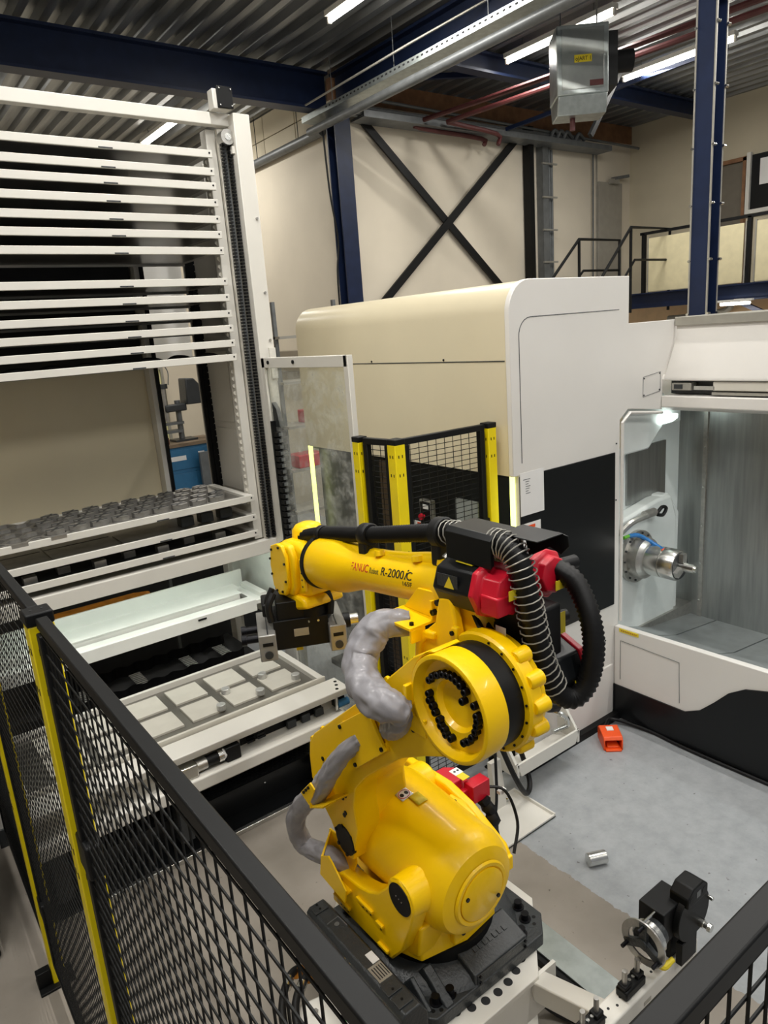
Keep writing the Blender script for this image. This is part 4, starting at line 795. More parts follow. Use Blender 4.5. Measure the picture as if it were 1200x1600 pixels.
for k in range(n_):
    j = (k+1) % n_; fcs += [(k, j, n_+j, n_+k), (2*n_+k, 3*n_+k, 3*n_+j, 2*n_+j), (k, 2*n_+k, 2*n_+j, j), (n_+k, n_+j, 3*n_+j, 3*n_+k)]
MB().add(v, fcs).build('ring_plate', m_steel, gs)
for k in range(3):
    a = R(90+120*k); MB().bar((1.706, 1.11, .76), (1.706, 1.11+.098*math.cos(a), .76+.098*math.sin(a)), .035, .02, up=(1, 0, 0)).build('jaw_arm', m_dgrey, gs)
    MB().cyl((1.695, 1.11+.085*math.cos(a), .76+.085*math.sin(a)), (1.66, 1.11+.085*math.cos(a), .76+.085*math.sin(a)), .009, n=10).build('jaw_pin', m_bolt, gs)
MB().cyl((1.69, 1.11, .76), (1.70, 1.11, .76), .022, n=16).build('hub_disc', m_dgrey, gs); MB().cyl((1.71, 1.12, .85), (1.85, 1.12, .85), .006, n=8).build('guide_rod', m_bright, gs)
MB().tube(cat_m([(1.74, 1.06, .66), (1.76, 1.045, .645), (1.79, 1.04, .65)], 3), .014, 8).build('yellow_valve', m_ylab, gs); MB().cyl((1.79, 1.04, .65), (1.815, 1.037, .655), .012).build('valve_knob', m_ylab, gs)
gs.scale = (.78, .78, .78); gs.location = (1.94, 1.13, .642)
# service box at the bottom, seen through the fence mesh: white junction drum with black hoses
jb = thing('supply_hose_box', (.91, 1.82, 0), 'white supply box with black hose loops in front of the robot base', 'supply box')
MB().prism('z', [(.80, 1.68), (1.02, 1.68), (1.02, 1.86), (.97, 1.93), (.88, 1.95), (.80, 1.90)], 0, .44).build('box', m_white, jb, bv=.008)
hs = ([(1.03, 2.08, .30), (.965, 2.09, .42), (.90, 2.06, .46), (.83, 1.99, .46), (.785, 1.90, .45), (.76, 1.76, .38), (.77, 1.66, .2)], [(1.03, 2.02, .32), (.975, 2.02, .45), (.92, 1.99, .48), (.86, 1.94, .48), (.82, 1.87, .47), (.79, 1.76, .44), (.79, 1.66, .3)])
for k, p in enumerate(hs):
    MB().tube(cat_m(p, 7), .015, 10).build('hose', m_rubber, jb)
    MB().cyl(Vector(p[1]).lerp(Vector(p[2]), .1), Vector(p[1]).lerp(Vector(p[2]), .55), .021, n=12).build('hose_fitting', m_oran2, jb)
    MB().cyl(Vector(p[2]).lerp(Vector(p[3]), .1), Vector(p[2]).lerp(Vector(p[3]), .5), .019, n=12).build('hose_sleeve', m_bright, jb)
for x, y in ((.90, 1.88), (.88, 1.77), (.985, 1.85)): MB().cyl((x, y, .44), (x, y, .452), .013, n=6).build('lid_bolt', m_bright, jb)
MB().bar((.84, 1.72, .443), (1.0, 1.80, .443), .006, .004).build('green_wire', mat('green_wire', '#39B24A', .5), jb)
# dark trolley with caster at the left edge
tc_ = thing('equipment_trolley', (-.05, 3.75, 0), 'dark trolley cabinet with a caster wheel at the left edge', 'trolley')
MB().box(-.5, .07, 3.5, 4.2, .12, 1.05).build('cabinet', m_dark, tc_, bv=.01); MB().cyl((.03, 3.52, .045), (.06, 3.52, .045), .045, n=16).build('caster_wheel', m_rubber, tc_); MB().prism('x', [(3.48, .13), (3.56, .13), (3.53, .045), (3.51, .045)], .02, .07).build('caster_fork', m_bright, tc_)
tag(MB().tube(cat_m([(-.02, 3.0, .02), (.02, 2.93, .06), (.06, 2.86, .02)], 5), .012, 8).build('bent_tube', m_steel), 'bent steel tube end on the floor at the lower left edge', 'tube')
# ================================================================ the robot
rb = thing('industrial_robot', (1.48, 1.9, .40), 'large yellow six-axis industrial robot with black and red motors', 'robot')
def rp(name, mb, m=m_yel, par=rb, bv=.006, seg=3, **k): return mb.build(name, m, par, bv=bv, seg=seg, **k)
# --- dark grey base
fp = [(1.14, 1.64), (1.21, 1.565), (1.765, 1.565), (1.84, 1.64), (1.84, 2.16), (1.765, 2.235), (1.21, 2.235), (1.14, 2.16)]
base = rp('base_casting', MB().prism('z', fp, .40, .455), m_dgrey)
rp('base_body', MB().lathe((1.48, 1.9, .455), (0, 0, 1), [(0, .34), (.03, .31), (.045, .27), (.05, .26)], 40), m_dgrey, base, bv=0)
rp('front_cover', MB().prism('x', [(1.57, .455), (1.57, .50), (1.60, .51), (1.70, .54), (1.76, .455)], 1.40, 1.68), m_dgrey, base)
rp('side_rib', MB().prism('x', [(1.57, .455), (1.70, .535), (1.76, .455)], 1.26, 1.30), m_dgrey, base); rp('side_rib', MB().prism('x', [(1.6, .455), (1.70, .53), (1.76, .455)], 1.20, 1.22), m_dgrey, base)
rp('cover_plate', MB().prism('x', [(1.565, .46), (1.565, .497), (1.57, .497), (1.57, .46)], 1.41, 1.67), m_dgrey, base, bv=.001)
for x, y in ((1.765, 1.66), (1.70, 1.62), (1.79, 1.72), (1.25, 1.62), (1.31, 1.61), (1.79, 2.1), (1.72, 2.18), (1.25, 2.18)):
    rp('anchor_bolt', MB().cyl((x, y, .455), (x, y, .485), .016, n=14).cyl((x, y, .455), (x, y, .46), .024, n=16), m_bolt, base, bv=0)
for x, y in ((1.80, 1.645), (1.775, 1.62), (1.22, 1.60), (1.245, 1.585)): rp('locating_hole', MB().cyl((x, y, .4545), (x, y, .4556), .008, n=10), m_black, base, bv=0)
for x, z in ((1.42, .465), (1.66, .465), (1.42, .492), (1.66, .492)): rp('cover_screw', MB().cyl((x, 1.558, z), (x, 1.566, z), .006, n=8), m_bolt, base, bv=0)
cb2 = rp('connector_box', MB().prism('y', [(1.05, .42), (1.05, .585), (1.065, .60), (1.13, .60), (1.16, .55), (1.16, .42)], 1.55, 2.165), m_dgrey, base)
for y in (2.13, 1.60, 1.66): rp('cast_pad', MB().box(1.06, 1.12, y-.025, y+.025, .60, .606), m_dgrey, cb2, bv=.002)
for y in (2.12, 2.145, 1.6, 1.65): rp('pad_screw', MB().cyl((1.09, y, .606), (1.09, y, .608), .005, n=8), m_black, cb2, bv=0)
rp('rating_plate', MB().box(1.072, 1.128, 1.70, 1.775, .60, .602), m_lightgrey, cb2, bv=0); rp('inspection_label', MB().box(1.10, 1.13, 1.78, 1.83, .60, .602), m_paper, cb2, bv=0)
for k in range(5): rp('plate_print', MB().box(1.08+.01*k, 1.084+.01*k, 1.71, 1.765, .602, .6023), m_ink, cb2, bv=0)
for y in (1.85, 1.88): rp('box_latch', MB().box(1.042, 1.052, y, y+.012, .55, .58), m_bright, cb2, bv=.002)
rp('cast_outline', MB().tube([(1.07, 2.04, .601), (1.125, 2.045, .601), (1.128, 1.985, .601)], .0025, 5), m_grey, cb2, bv=0)
rp('eye_bolt', MB().lathe((1.10, 2.015, .60), (0, 0, 1), [(0, .010), (.004, .010), (.004, .005)], 14), m_grey, cb2, bv=0)
rp('brass_connector', MB().cyl((1.03, 1.68, .52), (1.06, 1.68, .52), .02, n=12), m_oran2, cb2, bv=0)
for k in range(7): rp('raised_mark', MB().bar((1.46+.026*k, 1.64, .5235), (1.476+.026*k, 1.64, .5235), .02, .004, up=(0, -.29, .96)), m_dgrey, base, bv=0)
rp('slewing_ring', MB().cyl((1.48, 1.9, .50), (1.48, 1.9, .56), .25, n=40), m_black, base, bv=0)
# --- turntable
ca = rp('turntable', MB().prism('z', [(1.215, 1.81), (1.26, 1.70), (1.45, 1.66), (1.62, 1.68), (1.638, 1.8), (1.638, 2.2), (1.6, 2.3), (1.215, 2.18)], .560, .66))
side = [(2.192, .539), (1.792, .547), (1.72, .64), (1.66, .78), (1.632, .865), (1.655, .925), (1.707, .95), (1.76, .925), (1.78, .88), (1.846, .807), (1.912, .768), (1.978, .747), (2.09, .732), (2.155, .705)]
rp('side_plate', MB().prism('x', side, 1.19, 1.26), par=ca, bv=.008)
rp('lower_skirt', MB().prism('x', [(1.80, .55), (1.69, .60), (1.665, .74), (1.76, .74), (1.86, .62)], 1.24, 1.42), par=ca, bv=.01)
for y0, y1, z in ((1.801, 1.863, .57), (2.049, 2.163, .586), (1.883, 1.987, .689), (1.821, 1.863, .668)):
    rp('mount_tab', MB().box(1.178, 1.19, y0, y1, z, z+.012), par=ca, bv=.002)
    for k in range(3): rp('tab_hole', MB().box(1.1885, 1.1895, y0+.02+.025*k, y0+.027+.025*k, z-.025, z-.015), m_dark, ca, bv=0) if y0+.03+.025*k < y1+.01 else None
for y, z in ((2.106, .694), (2.142, .663)): rp('hex_bolt', MB().cyl((1.175, y, z), (1.19, y, z), .011, n=6), m_bolt, ca, bv=0)
rp('trunnion', MB().cyl((1.192, 1.707, .875), (1.32, 1.707, .87), .074, .082, 32), par=ca, bv=.004)
tc1 = rp('trunnion_cap', MB().cyl((1.186, 1.707, .875), (1.193, 1.707, .875), .060, n=28), m_black, ca, bv=.002)
for k in range(3): rp('cap_screw', MB().cyl((1.184, 1.707+.015*(k-1), .875+.004*k), (1.187, 1.707+.015*(k-1), .875+.004*k), .003, n=6), m_bright, tc1, bv=0)
# open sheet bracket carrying the lower cable sleeve
br_ = rp('cable_bracket', MB().prism('x', [(2.169, .789), (2.192, .689), (2.018, .67), (2.0, .735), (2.08, .805), (2.11, .825)], 1.145, 1.152), par=ca, bv=.001)
rp('bracket_wall', MB().prism('x', [(2.227, .84), (2.255, .72), (2.08, .70), (2.04, .79), (2.05, .86)], 1.228, 1.235), par=br_, bv=.001)
rp('bracket_end', MB().add([(1.145, 2.169, .789), (1.145, 2.192, .689), (1.235, 2.255, .72), (1.235, 2.227, .84), (1.152, 2.163, .789), (1.152, 2.186, .689), (1.235, 2.247, .72), (1.235, 2.219, .84)], [(0, 1, 2, 3), (7, 6, 5, 4), (0, 4, 5, 1), (1, 5, 6, 2), (2, 6, 7, 3), (3, 7, 4, 0)]), par=br_, bv=0)
rp('bracket_floor', MB().box(1.15, 1.235, 2.03, 2.19, .685, .692), par=br_, bv=0)
# far-side upright and J2 motor
up_ = [(2.40, .62), (2.40, .90), (2.34, .96), (2.22, .975), (1.967, .984), (1.837, .954), (1.66, .868), (1.635, .83), (1.66, .76), (1.75, .62)]
rp('motor_upright', MB().prism('x', up_, 1.64, 1.68), par=ca, bv=.01)
rp('upright_flange', MB().prism('x', [(1.8, .80), (1.79, .93), (1.86, .96), (1.93, .96), (1.93, .80)], 1.58, 1.66), par=ca)
for y in (1.82, 1.88): rp('flange_hole', MB().cyl((1.615, y, .9595 if y > 1.85 else .9475), (1.615, y, .965 if y > 1.85 else .953), .009, n=10), m_black, ca, bv=0)
rp('lower_lug', MB().box(1.635, 1.675, 1.625, 1.68, .775, .835), par=ca)
for y, z in ((1.575, .68), (1.575, .63)): rp('hex_bolt', MB().cyl((1.42, 1.655, z), (1.42, 1.64, z), .011, n=6), m_bolt, ca, bv=0)
rp('lug_plate', MB().prism('y', [(1.38, .59), (1.46, .59), (1.5, .66), (1.42, .72), (1.38, .70)], 1.65, 1.68), par=ca)
j2m = rp('shoulder_motor', MB().prism('z', ngon((1.765, 2.09), .095, 8, R(22.5)), .70, .86), m_red); rp('motor_cap', MB().prism('z', ngon((1.765, 2.09), .065, 8, R(22.5)), .86, .905), m_red, j2m)
rp('connector_block', MB().box(1.80, 1.90, 1.97, 2.03, .80, .885), m_red, j2m, bv=.004); rp('step_label', MB().box(1.785, 1.83, 2.06, 2.105, .905, .9065), m_paper, j2m, bv=0); rp('warning_label', MB().box(1.785, 1.825, 2.015, 2.06, .905, .9065), m_ylab, j2m, bv=0)
for d_ in (0, .018): rp('step_mark', MB().lathe((1.80+d_, 2.085, .9066), (0, 0, 1), [(0, .006), (.0003, .006)], 10), m_ink, j2m, bv=0)
rp('motor_harness', MB().tube(cat_m([(1.86, 1.98, .80), (1.88, 1.94, .72), (1.85, 1.92, .62), (1.83, 1.86, .55)], 6), .028, 8, rf=lambda i, k, q: .028+.006*math.sin(i*2.1+k)), m_rubber, j2m, bv=0)
rp('motor_cable', MB().tube(cat_m([(1.88, 2.0, .84), (1.95, 1.93, .82), (1.97, 1.88, .68), (1.90, 1.84, .58)], 6), .007, 6), m_rubber, j2m, bv=0); rp('cable_tag', MB().box(1.93, 1.97, 1.94, 1.96, .80, .815), m_paper, j2m, bv=0)
# --- spring balancer drum
ax = Vector((0, 1, .055)).normalized(); o0 = Vector((1.452, 1.575, .832))
dr_ = MB().lathe(o0, ax, [(0, .10), (.004, .135), (.018, .168), (.045, .186), (.075, .196), (.10, .201), (.13, .198), (.40, .206), (.50, .208), (.56, .20), (.59, .17)], 44)
drum = rp('balancer_drum', dr_, bv=0, ang=30)
rp('cap_rim', MB().lathe(o0-ax*.004, ax, [(0, .104), (-.004, .108), (-.004, .120), (.004, .126)], 40, capa=False, capb=False), par=drum, bv=0)
rp('drum_cap', MB().lathe(o0-ax*.012, ax, [(0, .098), (.003, .102), (.014, .102)], 40), par=drum, bv=0)
for a in (160, 330): q = o0-ax*.013+Vector((math.cos(R(a)), 0, math.sin(R(a))))*.082; rp('cap_screw', MB().cyl(q, q-ax*.006, .008, n=8), m_bolt, drum, bv=0)
def on_drum(t, deg, h=0.):
    e = Vector((1, 0, 0)); n_ = e.cross(ax)*-1
    a = R(deg); return o0+ax*t+(e*math.cos(a)+Vector((0, -ax.z, ax.y))*math.sin(a))*(.2055+h)
def drum_patch(name, t0, t1, d0, d1, m_, h=.0015):
    v = []; f = []
    for i in range(5):
        for j in range(2): v.append(on_drum(t0 if j == 0 else t1, d0+(d1-d0)*i/4, h))
    for i in range(4): f.append((2*i, 2*i+1, 2*i+3, 2*i+2))
    o = MB().add(v, f).build(name, m_, drum); md = o.modifiers.new('thick', 'SOLIDIFY'); md.thickness = .0008; md.offset = 1; return o
drum_patch('no_step_label', .36, .41, 92, 107, m_paper); drum_patch('caution_label', .30, .36, 86, 99, m_ylab)
for k in range(2):
    c_ = [(.385+.010*math.cos(R(a)), 96.5+6*k+2.2*math.sin(R(a))) for a in range(0, 360, 30)]
    o = MB().add([on_drum(t, d, .0028) for t, d in c_], [list(range(12))]).build('footprint_mark', m_ink, drum)
cr = [on_drum(.385+.021*math.cos(R(a)), 99.5+6.5*math.sin(R(a)), .0028) for a in range(0, 361, 15)]
MB().tube(cr, .0012, 4).build('red_circle_mark', m_redink, drum)
# --- lower arm
armp = [(1.697, 1.72), (1.817, 1.616), (2.203, 1.306), (2.245, 1.25), (2.259, 1.186), (2.259, 1.084), (2.213, 1.013), (2.14, .948), (2.08, .85), (2.0, .85), (1.95, 1.01), (1.96, 1.104), (1.94, 1.193), (1.863, 1.28), (1.73, 1.394), (1.643, 1.463), (1.519, 1.53), (1.42, 1.575)]
armp += [(1.39+.166*math.cos(R(a)), 1.745+.166*math.sin(R(a))) for a in range(-72, 80, 12)]+[(1.46, 1.905), (1.54, 1.857)]
arm = rp('lower_arm', MB().prism('x', armp, 1.192, 1.30), bv=.012)
rp('arm_web', MB().prism('x', [(1.70, 1.64), (2.17, 1.25), (2.2, 1.1), (2.1, .95), (1.97, .99), (1.98, 1.15), (1.9, 1.26), (1.6, 1.50), (1.5, 1.6)], 1.29, 1.46), par=arm, bv=.02)
rp('shoulder_hub', MB().cyl((1.24, 2.10, .93), (1.66, 2.10, .93), .085, n=36), par=arm, bv=.012)
cap = rp('shoulder_cap', MB().cyl((1.188, 2.045, .915), (1.205, 2.045, .915), .062, n=28), m_black, arm, bv=.004)
for a in range(20, 380, 60): q = (2.045+.058*math.cos(R(a)), .915+.058*math.sin(R(a))); rp('cap_lug', MB().cyl((1.185, *q), (1.2, *q), .008, n=8), m_black, cap, bv=0)
disc = rp('elbow_disc', MB().lathe((1.266, 1.39, 1.745), (-1, 0, 0), [(0, .163), (.066, .165), (.08, .162), (.082, .158), (.082, .150), (.056, .142), (.050, .138), (.050, .080), (.034, .070), (.030, .001)], 56, capb=False), par=arm, bv=0, ang=35)
bolts = [(1.485, 1.797), (1.469, 1.815), (1.445, 1.828), (1.422, 1.839), (1.403, 1.842), (1.384, 1.843), (1.366, 1.838), (1.35, 1.83), (1.333, 1.815), (1.492, 1.75), (1.491, 1.728), (1.478, 1.714), (1.468, 1.697), (1.451, 1.68), (1.445, 1.663), (1.431, 1.655), (1.424, 1.643), (1.402, 1.640), (1.347, 1.651), (1.328, 1.664), (1.311, 1.684), (1.297, 1.708), (1.291, 1.727), (1.287, 1.744), (1.289, 1.759), (1.297, 1.788), (1.344, 1.783)]
b0 = None
for y, z in bolts:
    if b0 is None: b0 = rp('cap_screw', MB().lathe((1.218, y, z), (-1, 0, 0), [(0, .0115), (.019, .0115), (.021, .010), (.021, .006), (.014, .0055)], 14), m_bolt, disc, bv=0, ang=30); y0, z0 = y, z
    else: dupp(b0, disc, (0, y-y0, z-z0))
cv = rp('arm_cover', MB().prism('x', [(1.785, 1.592), (1.698, 1.470), (1.886, 1.315), (1.98, 1.450)], 1.170, 1.184), par=arm, bv=.003)
for y, z in ((1.79, 1.575), (1.712, 1.475), (1.882, 1.335), (1.962, 1.45)): (rp('cover_screw', MB().cyl((1.164, y, z), (1.17, y, z), .008, n=8), m_bolt, cv, bv=0), rp('cover_spacer', MB().cyl((1.184, y, z), (1.2, y, z), .014, n=10), m_yel, cv, bv=0))
for y, z in ((1.69, 1.715), (2.225, 1.262), (2.14, 1.34), (1.60, 1.53), (1.70, 1.44), (1.83, 1.59)): rp('boss', MB().lathe((1.205, y, z), (-1, 0, 0), [(0, .02), (.010, .018), (.010, .009), (.006, .008)], 16), par=arm, bv=0)
for y, z in ((1.545, 1.665), (1.525, 1.678), (1.565, 1.652)): rp('hex_bolt', MB().cyl((1.19, y, z-.05), (1.2, y, z-.05), .009, n=6), m_bolt, arm, bv=0)
rp('sleeve_bracket', MB().box(1.16, 1.20, 1.545, 1.56, 1.70, 1.77).box(1.188, 1.2, 1.5, 1.6, 1.60, 1.66), par=arm, bv=.003)
lb = rp('cable_clamp_bracket', MB().prism('x', [(2.163, 1.116), (2.078, 1.202), (2.05, 1.185), (2.105, 1.089)], 1.085, 1.092).prism('x', [(2.09, 1.085), (2.0, 1.133), (1.99, 1.15), (2.08, 1.10)], 1.085, 1.2).box(1.085, 1.2, 2.095, 2.103, 1.08, 1.12), par=arm, bv=.002)
for y, z in ((2.13, 1.135), (2.11, 1.155), (2.09, 1.175)): rp('hex_bolt', MB().cyl((1.078, y, z), (1.086, y, z), .006, n=6), m_bolt, lb, bv=0)
for y, z in ((2.01, 1.13), (2.03, 1.11), (2.02, 1.05), (2.03, 1.035), (2.15, 1.22), (2.14, 1.2)): rp('hex_bolt', MB().cyl((1.188, y, z), (1.2, y, z), .009, n=6), m_bolt, arm, bv=0)
# --- elbow joint and upper casting
rp('elbow_seal', MB().cyl((1.26, 1.39, 1.745), (1.336, 1.39, 1.745), .160, n=48), m_black, bv=0)
el = rp('elbow_casting', MB().lathe((1.332, 1.39, 1.745), (1, 0, 0), [(0, .162), (0, .178), (.008, .184), (.05, .184), (.06, .175), (.085, .165), (.09, .10)], 48), bv=0, ang=30)
for a in (-52, -20, 4, 28, 52):
    aa = R(180-a); q = (1.39+.178*math.cos(aa), 1.745+.178*math.sin(aa)); rp('flange_boss', MB().lathe((1.348, *q), (1, 0, 0), [(0, .018), (.006, .023), (.05, .025), (.055, .016)], 14), par=el, bv=0)
for k in range(16):
    a = R(100+k*18); rp('seal_screw', MB().cyl((1.328, 1.39+.17*math.cos(a), 1.745+.17*math.sin(a)), (1.333, 1.39+.17*math.cos(a), 1.745+.17*math.sin(a)), .004, n=6), m_bolt, el, bv=0)
fc = [(1.69, 1.71), (1.675, 1.85), (1.61, 1.905), (1.585, 1.96), (1.565, 2.0), (1.55, 2.05), (1.50, 2.06), (1.45, 1.95), (1.42, 1.85), (1.38, 1.75), (1.36, 1.64), (1.42, 1.58), (1.55, 1.58), (1.65, 1.64)]
rp('upper_casting', MB().prism('x', fc, 1.385, 1.57), par=el, bv=.03)
rp('casting_rib', MB().prism('x', [(1.69, 1.69), (1.70, 1.78), (1.675, 1.845), (1.61, 1.90), (1.585, 1.99), (1.53, 2.01), (1.50, 1.87), (1.54, 1.8), (1.64, 1.72)], 1.34, 1.375), par=el, bv=.01)
rp('rib_lug', MB().prism('x', [(1.535, 1.84), (1.515, 1.92), (1.49, 1.92), (1.49, 1.83)], 1.325, 1.345), par=el, bv=.006)
for z in (1.86, 1.90): rp('hex_bolt', MB().cyl((1.318, 1.508, z), (1.326, 1.508, z), .008, n=6), m_bolt, el, bv=0)
rim = [(1.70, 1.685), (1.705, 1.76), (1.695, 1.825), (1.65, 1.865), (1.60, 1.87), (1.60, 1.845), (1.64, 1.838), (1.668, 1.81), (1.678, 1.755), (1.672, 1.69)]
rp('casting_rim', MB().prism('x', rim, 1.325, 1.39), par=el, bv=.008)
rp('rim_brace', MB().bar((1.36, 1.68, 1.80), (1.36, 1.52, 1.86), .03, .018, up=(0, .3, 1)), par=el, bv=.004)
# --- forearm
def axp(y): return Vector((1.48, y, 1.958-.117*(y-1.79)))
fd = Vector((0, 1, -.117)).normalized(); fn = Vector((0, .117, 1)).normalized(); fo = axp(1.52)
fa = rp('forearm', MB().lathe(fo, fd, [(0, .07), (.01, .095), (.06, .1), (.14, .096), (.17, .084), (.24, .08), (.63, .08), (.68, .085), (.73, .097), (.78, .109), (.82, .113), (.93, .113), (.955, .108)], 44), bv=0, ang=40)
rp('forearm_ring', MB().lathe(fo+fd*.952, fd, [(0, .112), (.003, .116), (.02, .116), (.023, .112)], 44), m_black, fa, bv=0)
rp('cast_hump', MB().tube(cat_m([axp(1.62)+fn*.07, axp(1.75)+fn*.075, axp(1.9)+fn*.062, axp(2.1)+fn*.06, axp(2.25)+fn*.07], 4), .03, 10), par=fa, bv=0)
for y in (1.67, 1.80, 2.02): rp('cast_boss', MB().lathe(axp(y)+fn*.078+Vector((-.03, 0, 0)), fn, [(0, .022), (.018, .018)], 12), par=fa, bv=0)
def wrap(t0, a0, Rr=.0815):
    def g(p):
        a = a0+p.y/Rr; c = fo+fd*(t0-p.x); nrm = Vector((-1, 0, 0))*math.cos(a)+fn*math.sin(a)
        return c+nrm*(Rr-.001+p.z)
    return g
a0 = R(14)
text('lettering_red', 'FANUC', .043, m_redink, fa, None, bend=wrap(.645, a0), width=.112)
text('lettering_black', 'Robot', .031, mat('thin_grey_ink', '#55501E', .6), fa, None, bend=wrap(.522, a0), width=.056)
text('model_lettering', 'R-2000', .043, m_ink, fa, None, bend=wrap(.452, a0), width=.132, ext=.0009); text('model_lettering', 'i', .056, m_ink, fa, None, bend=wrap(.316, a0), shear=.35, ext=.0009); text('model_lettering', 'C', .043, m_ink, fa, None, bend=wrap(.302, a0), width=.027, ext=.0009)
text('model_lettering', '165F', .022, m_ink, fa, None, bend=wrap(.325, a0-.27), width=.05)
fb = rp('sleeve_support', MB().box(1.275, 1.445, 1.655, 1.83, 1.874, 1.884).box(1.37, 1.40, 1.655, 1.665, 1.884, 1.95).prism('x', [(1.62, 1.884), (1.82, 1.884), (1.74, 1.97), (1.60, 1.98)], 1.385, 1.395).box(1.28, 1.34, 1.655, 1.665, 1.83, 1.874), par=fa, bv=.002)
for x, y in ((1.29, 1.815), (1.30, 1.675), (1.40, 1.675), (1.42, 1.81)): rp('hex_bolt', MB().cyl((x, y, 1.884), (x, y, 1.893), .008, n=6), m_bolt, fb, bv=0)
for y, z in ((1.63, 1.95), (1.61, 1.92), (1.655, 1.91)): rp('hex_bolt', MB().cyl((1.37, y, z), (1.386, y, z), .011, n=6), m_bolt, fb, bv=0)
# --- wrist
wr = rp('wrist_yoke', MB().prism('x', [(2.49, 1.93), (2.58, 1.955), (2.70, 1.95), (2.75, 1.90), (2.755, 1.78), (2.70, 1.71), (2.58, 1.70), (2.50, 1.735)], 1.40, 1.57), bv=.025)
rp('yoke_neck', MB().lathe(axp(2.465), fd, [(0, .098), (.05, .092), (.08, .085)], 32), par=wr, bv=0)
pl = [(2.715, 1.93), (2.66, 1.95), (2.62, 1.945), (2.588, 1.90), (2.59, 1.77), (2.625, 1.72), (2.68, 1.71), (2.725, 1.745), (2.735, 1.84)]
rp('wrist_cheek', MB().prism('x', [(y+(.03 if y < 2.65 else -.0)*-1, z) for y, z in pl], 1.372, 1.41), par=wr, bv=.012)
wc = rp('wrist_cover', MB().prism('x', pl, 1.355, 1.373), par=wr, bv=.004)
for y, z in ((2.705, 1.915), (2.64, 1.935), (2.60, 1.87), (2.602, 1.79), (2.64, 1.735), (2.69, 1.73), (2.722, 1.80), (2.725, 1.87)): rp('cover_screw', MB().cyl((1.349, y, z), (1.356, y, z), .0055, n=8), m_bolt, wc, bv=0)
rp('yoke_tab', MB().prism('x', [(2.53, 1.90), (2.50, 1.90), (2.50, 1.76), (2.53, 1.75)], 1.385, 1.40), par=wr, bv=.003)
for k in range(4): rp('tab_hole', MB().cyl((1.383, 2.515, 1.78+.03*k), (1.3852, 2.515, 1.78+.03*k), .004, n=8), m_dark, wr, bv=0)
rp('yoke_dome', MB().lathe((1.52, 2.66, 1.93), (0, 0, 1), [(0, .075), (.05, .07), (.07, .055), (.08, .03)], 24), par=wr, bv=0)
rp('yoke_foot', MB().prism('x', [(2.52, 1.72), (2.50, 1.68), (2.58, 1.655), (2.70, 1.655), (2.74, 1.68), (2.74, 1.74)], 1.38, 1.58), par=wr, bv=.015)
# --- gripper
m_railg = mat('gripper_aluminium', '#A3A29E', .34, .55, .08, 20)
gr = rp('gripper', MB().lathe((1.48, 2.63, 1.66), (0, 0, -1), [(0, .095), (.05, .095), (.05, .085), (.09, .085)], 28), m_black, bv=0)
gx = Vector((.905, -.425, 0)); G = frame((1.43, 2.66, 1.54), gx, (-gx.y, gx.x, 0))
def gb(name, a, m=m_black, bv=.004, **k): mb = MB(); mb.M = G; return mb.box(*a).build(name, m, gr, bv=bv, **k)
gb('gripper_neck', (-.10, .10, -.09, .09, .075, .16)); gb('gripper_body', (-.12, .12, -.10, .10, -.055, .08))
gb('neck_plate', (-.035, .03, -.1015, -.1, .0, .035), m_lightgrey, .001); gb('valve_row', (-.16, -.12, -.06, .08, .09, .15), m_rubber, .008)
for s_ in (-1, 1):
    e = gb('jaw_rail', (min(s_*.115, s_*.19), max(s_*.115, s_*.19), -.15, .14, -.075, .045), m_railg, .005)
    gb('rail_groove', (min(s_*.146, s_*.152), max(s_*.146, s_*.152), -.14, .13, .044, .0458), m_dgrey, 0)
    mb = MB(); mb.M = G; mb.cyl((s_*.152, -.15, -.045), (s_*.152, -.156, -.045), .018, n=18).build('end_screw', m_dgrey, gr); mb = MB(); mb.M = G; mb.box(s_*.152-.022, s_*.152+.022, -.1525, -.15, -.005, .010).build('end_slot', m_black, gr)
for y in (-.06, .04):
    mb = MB(); mb.M = G; mb.cyl((-.178, y, .0), (-.25, y, .0), .018, n=14).cyl((-.24, y, .0), (-.262, y, .0), .024, n=14).build('finger_pin', m_bolt, gr)
mb = MB(); mb.M = G; mb.cyl((.178, .0, .0), (.225, 0, 0), .035, n=16).build('finger_base', m_black, gr); mb = MB(); mb.M = G; mb.cyl((.225, 0, .0), (.262, 0, 0), .026, n=16).build('finger_tip', m_bright, gr)
mb = MB(); mb.M = G; mb.box(-.03, .0, -.06, -.03, -.085, -.055).build('yellow_stop', m_ylab, gr); mb = MB(); mb.M = G; mb.box(.02, .06, .0, .04, -.09, -.055).build('lower_stop', m_black, gr)
for s_, x_ in ((1, -.105), (1, .11)):
    mb = MB(); mb.M = G; mb.tube(cat_m([(x_, -.07, .2), (x_*1.25, -.09, .15), (x_*1.2, -.085, .08)], 5), .016, 8).build('air_hose', m_rubber, gr)
    mb = MB(); mb.M = G; mb.tube(cat_m([(x_, -.03, .21), (x_*1.3, -.04, .15), (x_*1.25, -.035, .08)], 5), .013, 8).build('air_hose', m_rubber, gr)
for k in range(9):
    a = R(180+25*k); rp('flange_screw', MB().cyl((1.48+.09*math.cos(a), 2.63+.09*math.sin(a), 1.60), (1.48+.098*math.cos(a), 2.63+.098*math.sin(a), 1.60), .006, n=6), m_bright, gr, bv=0)
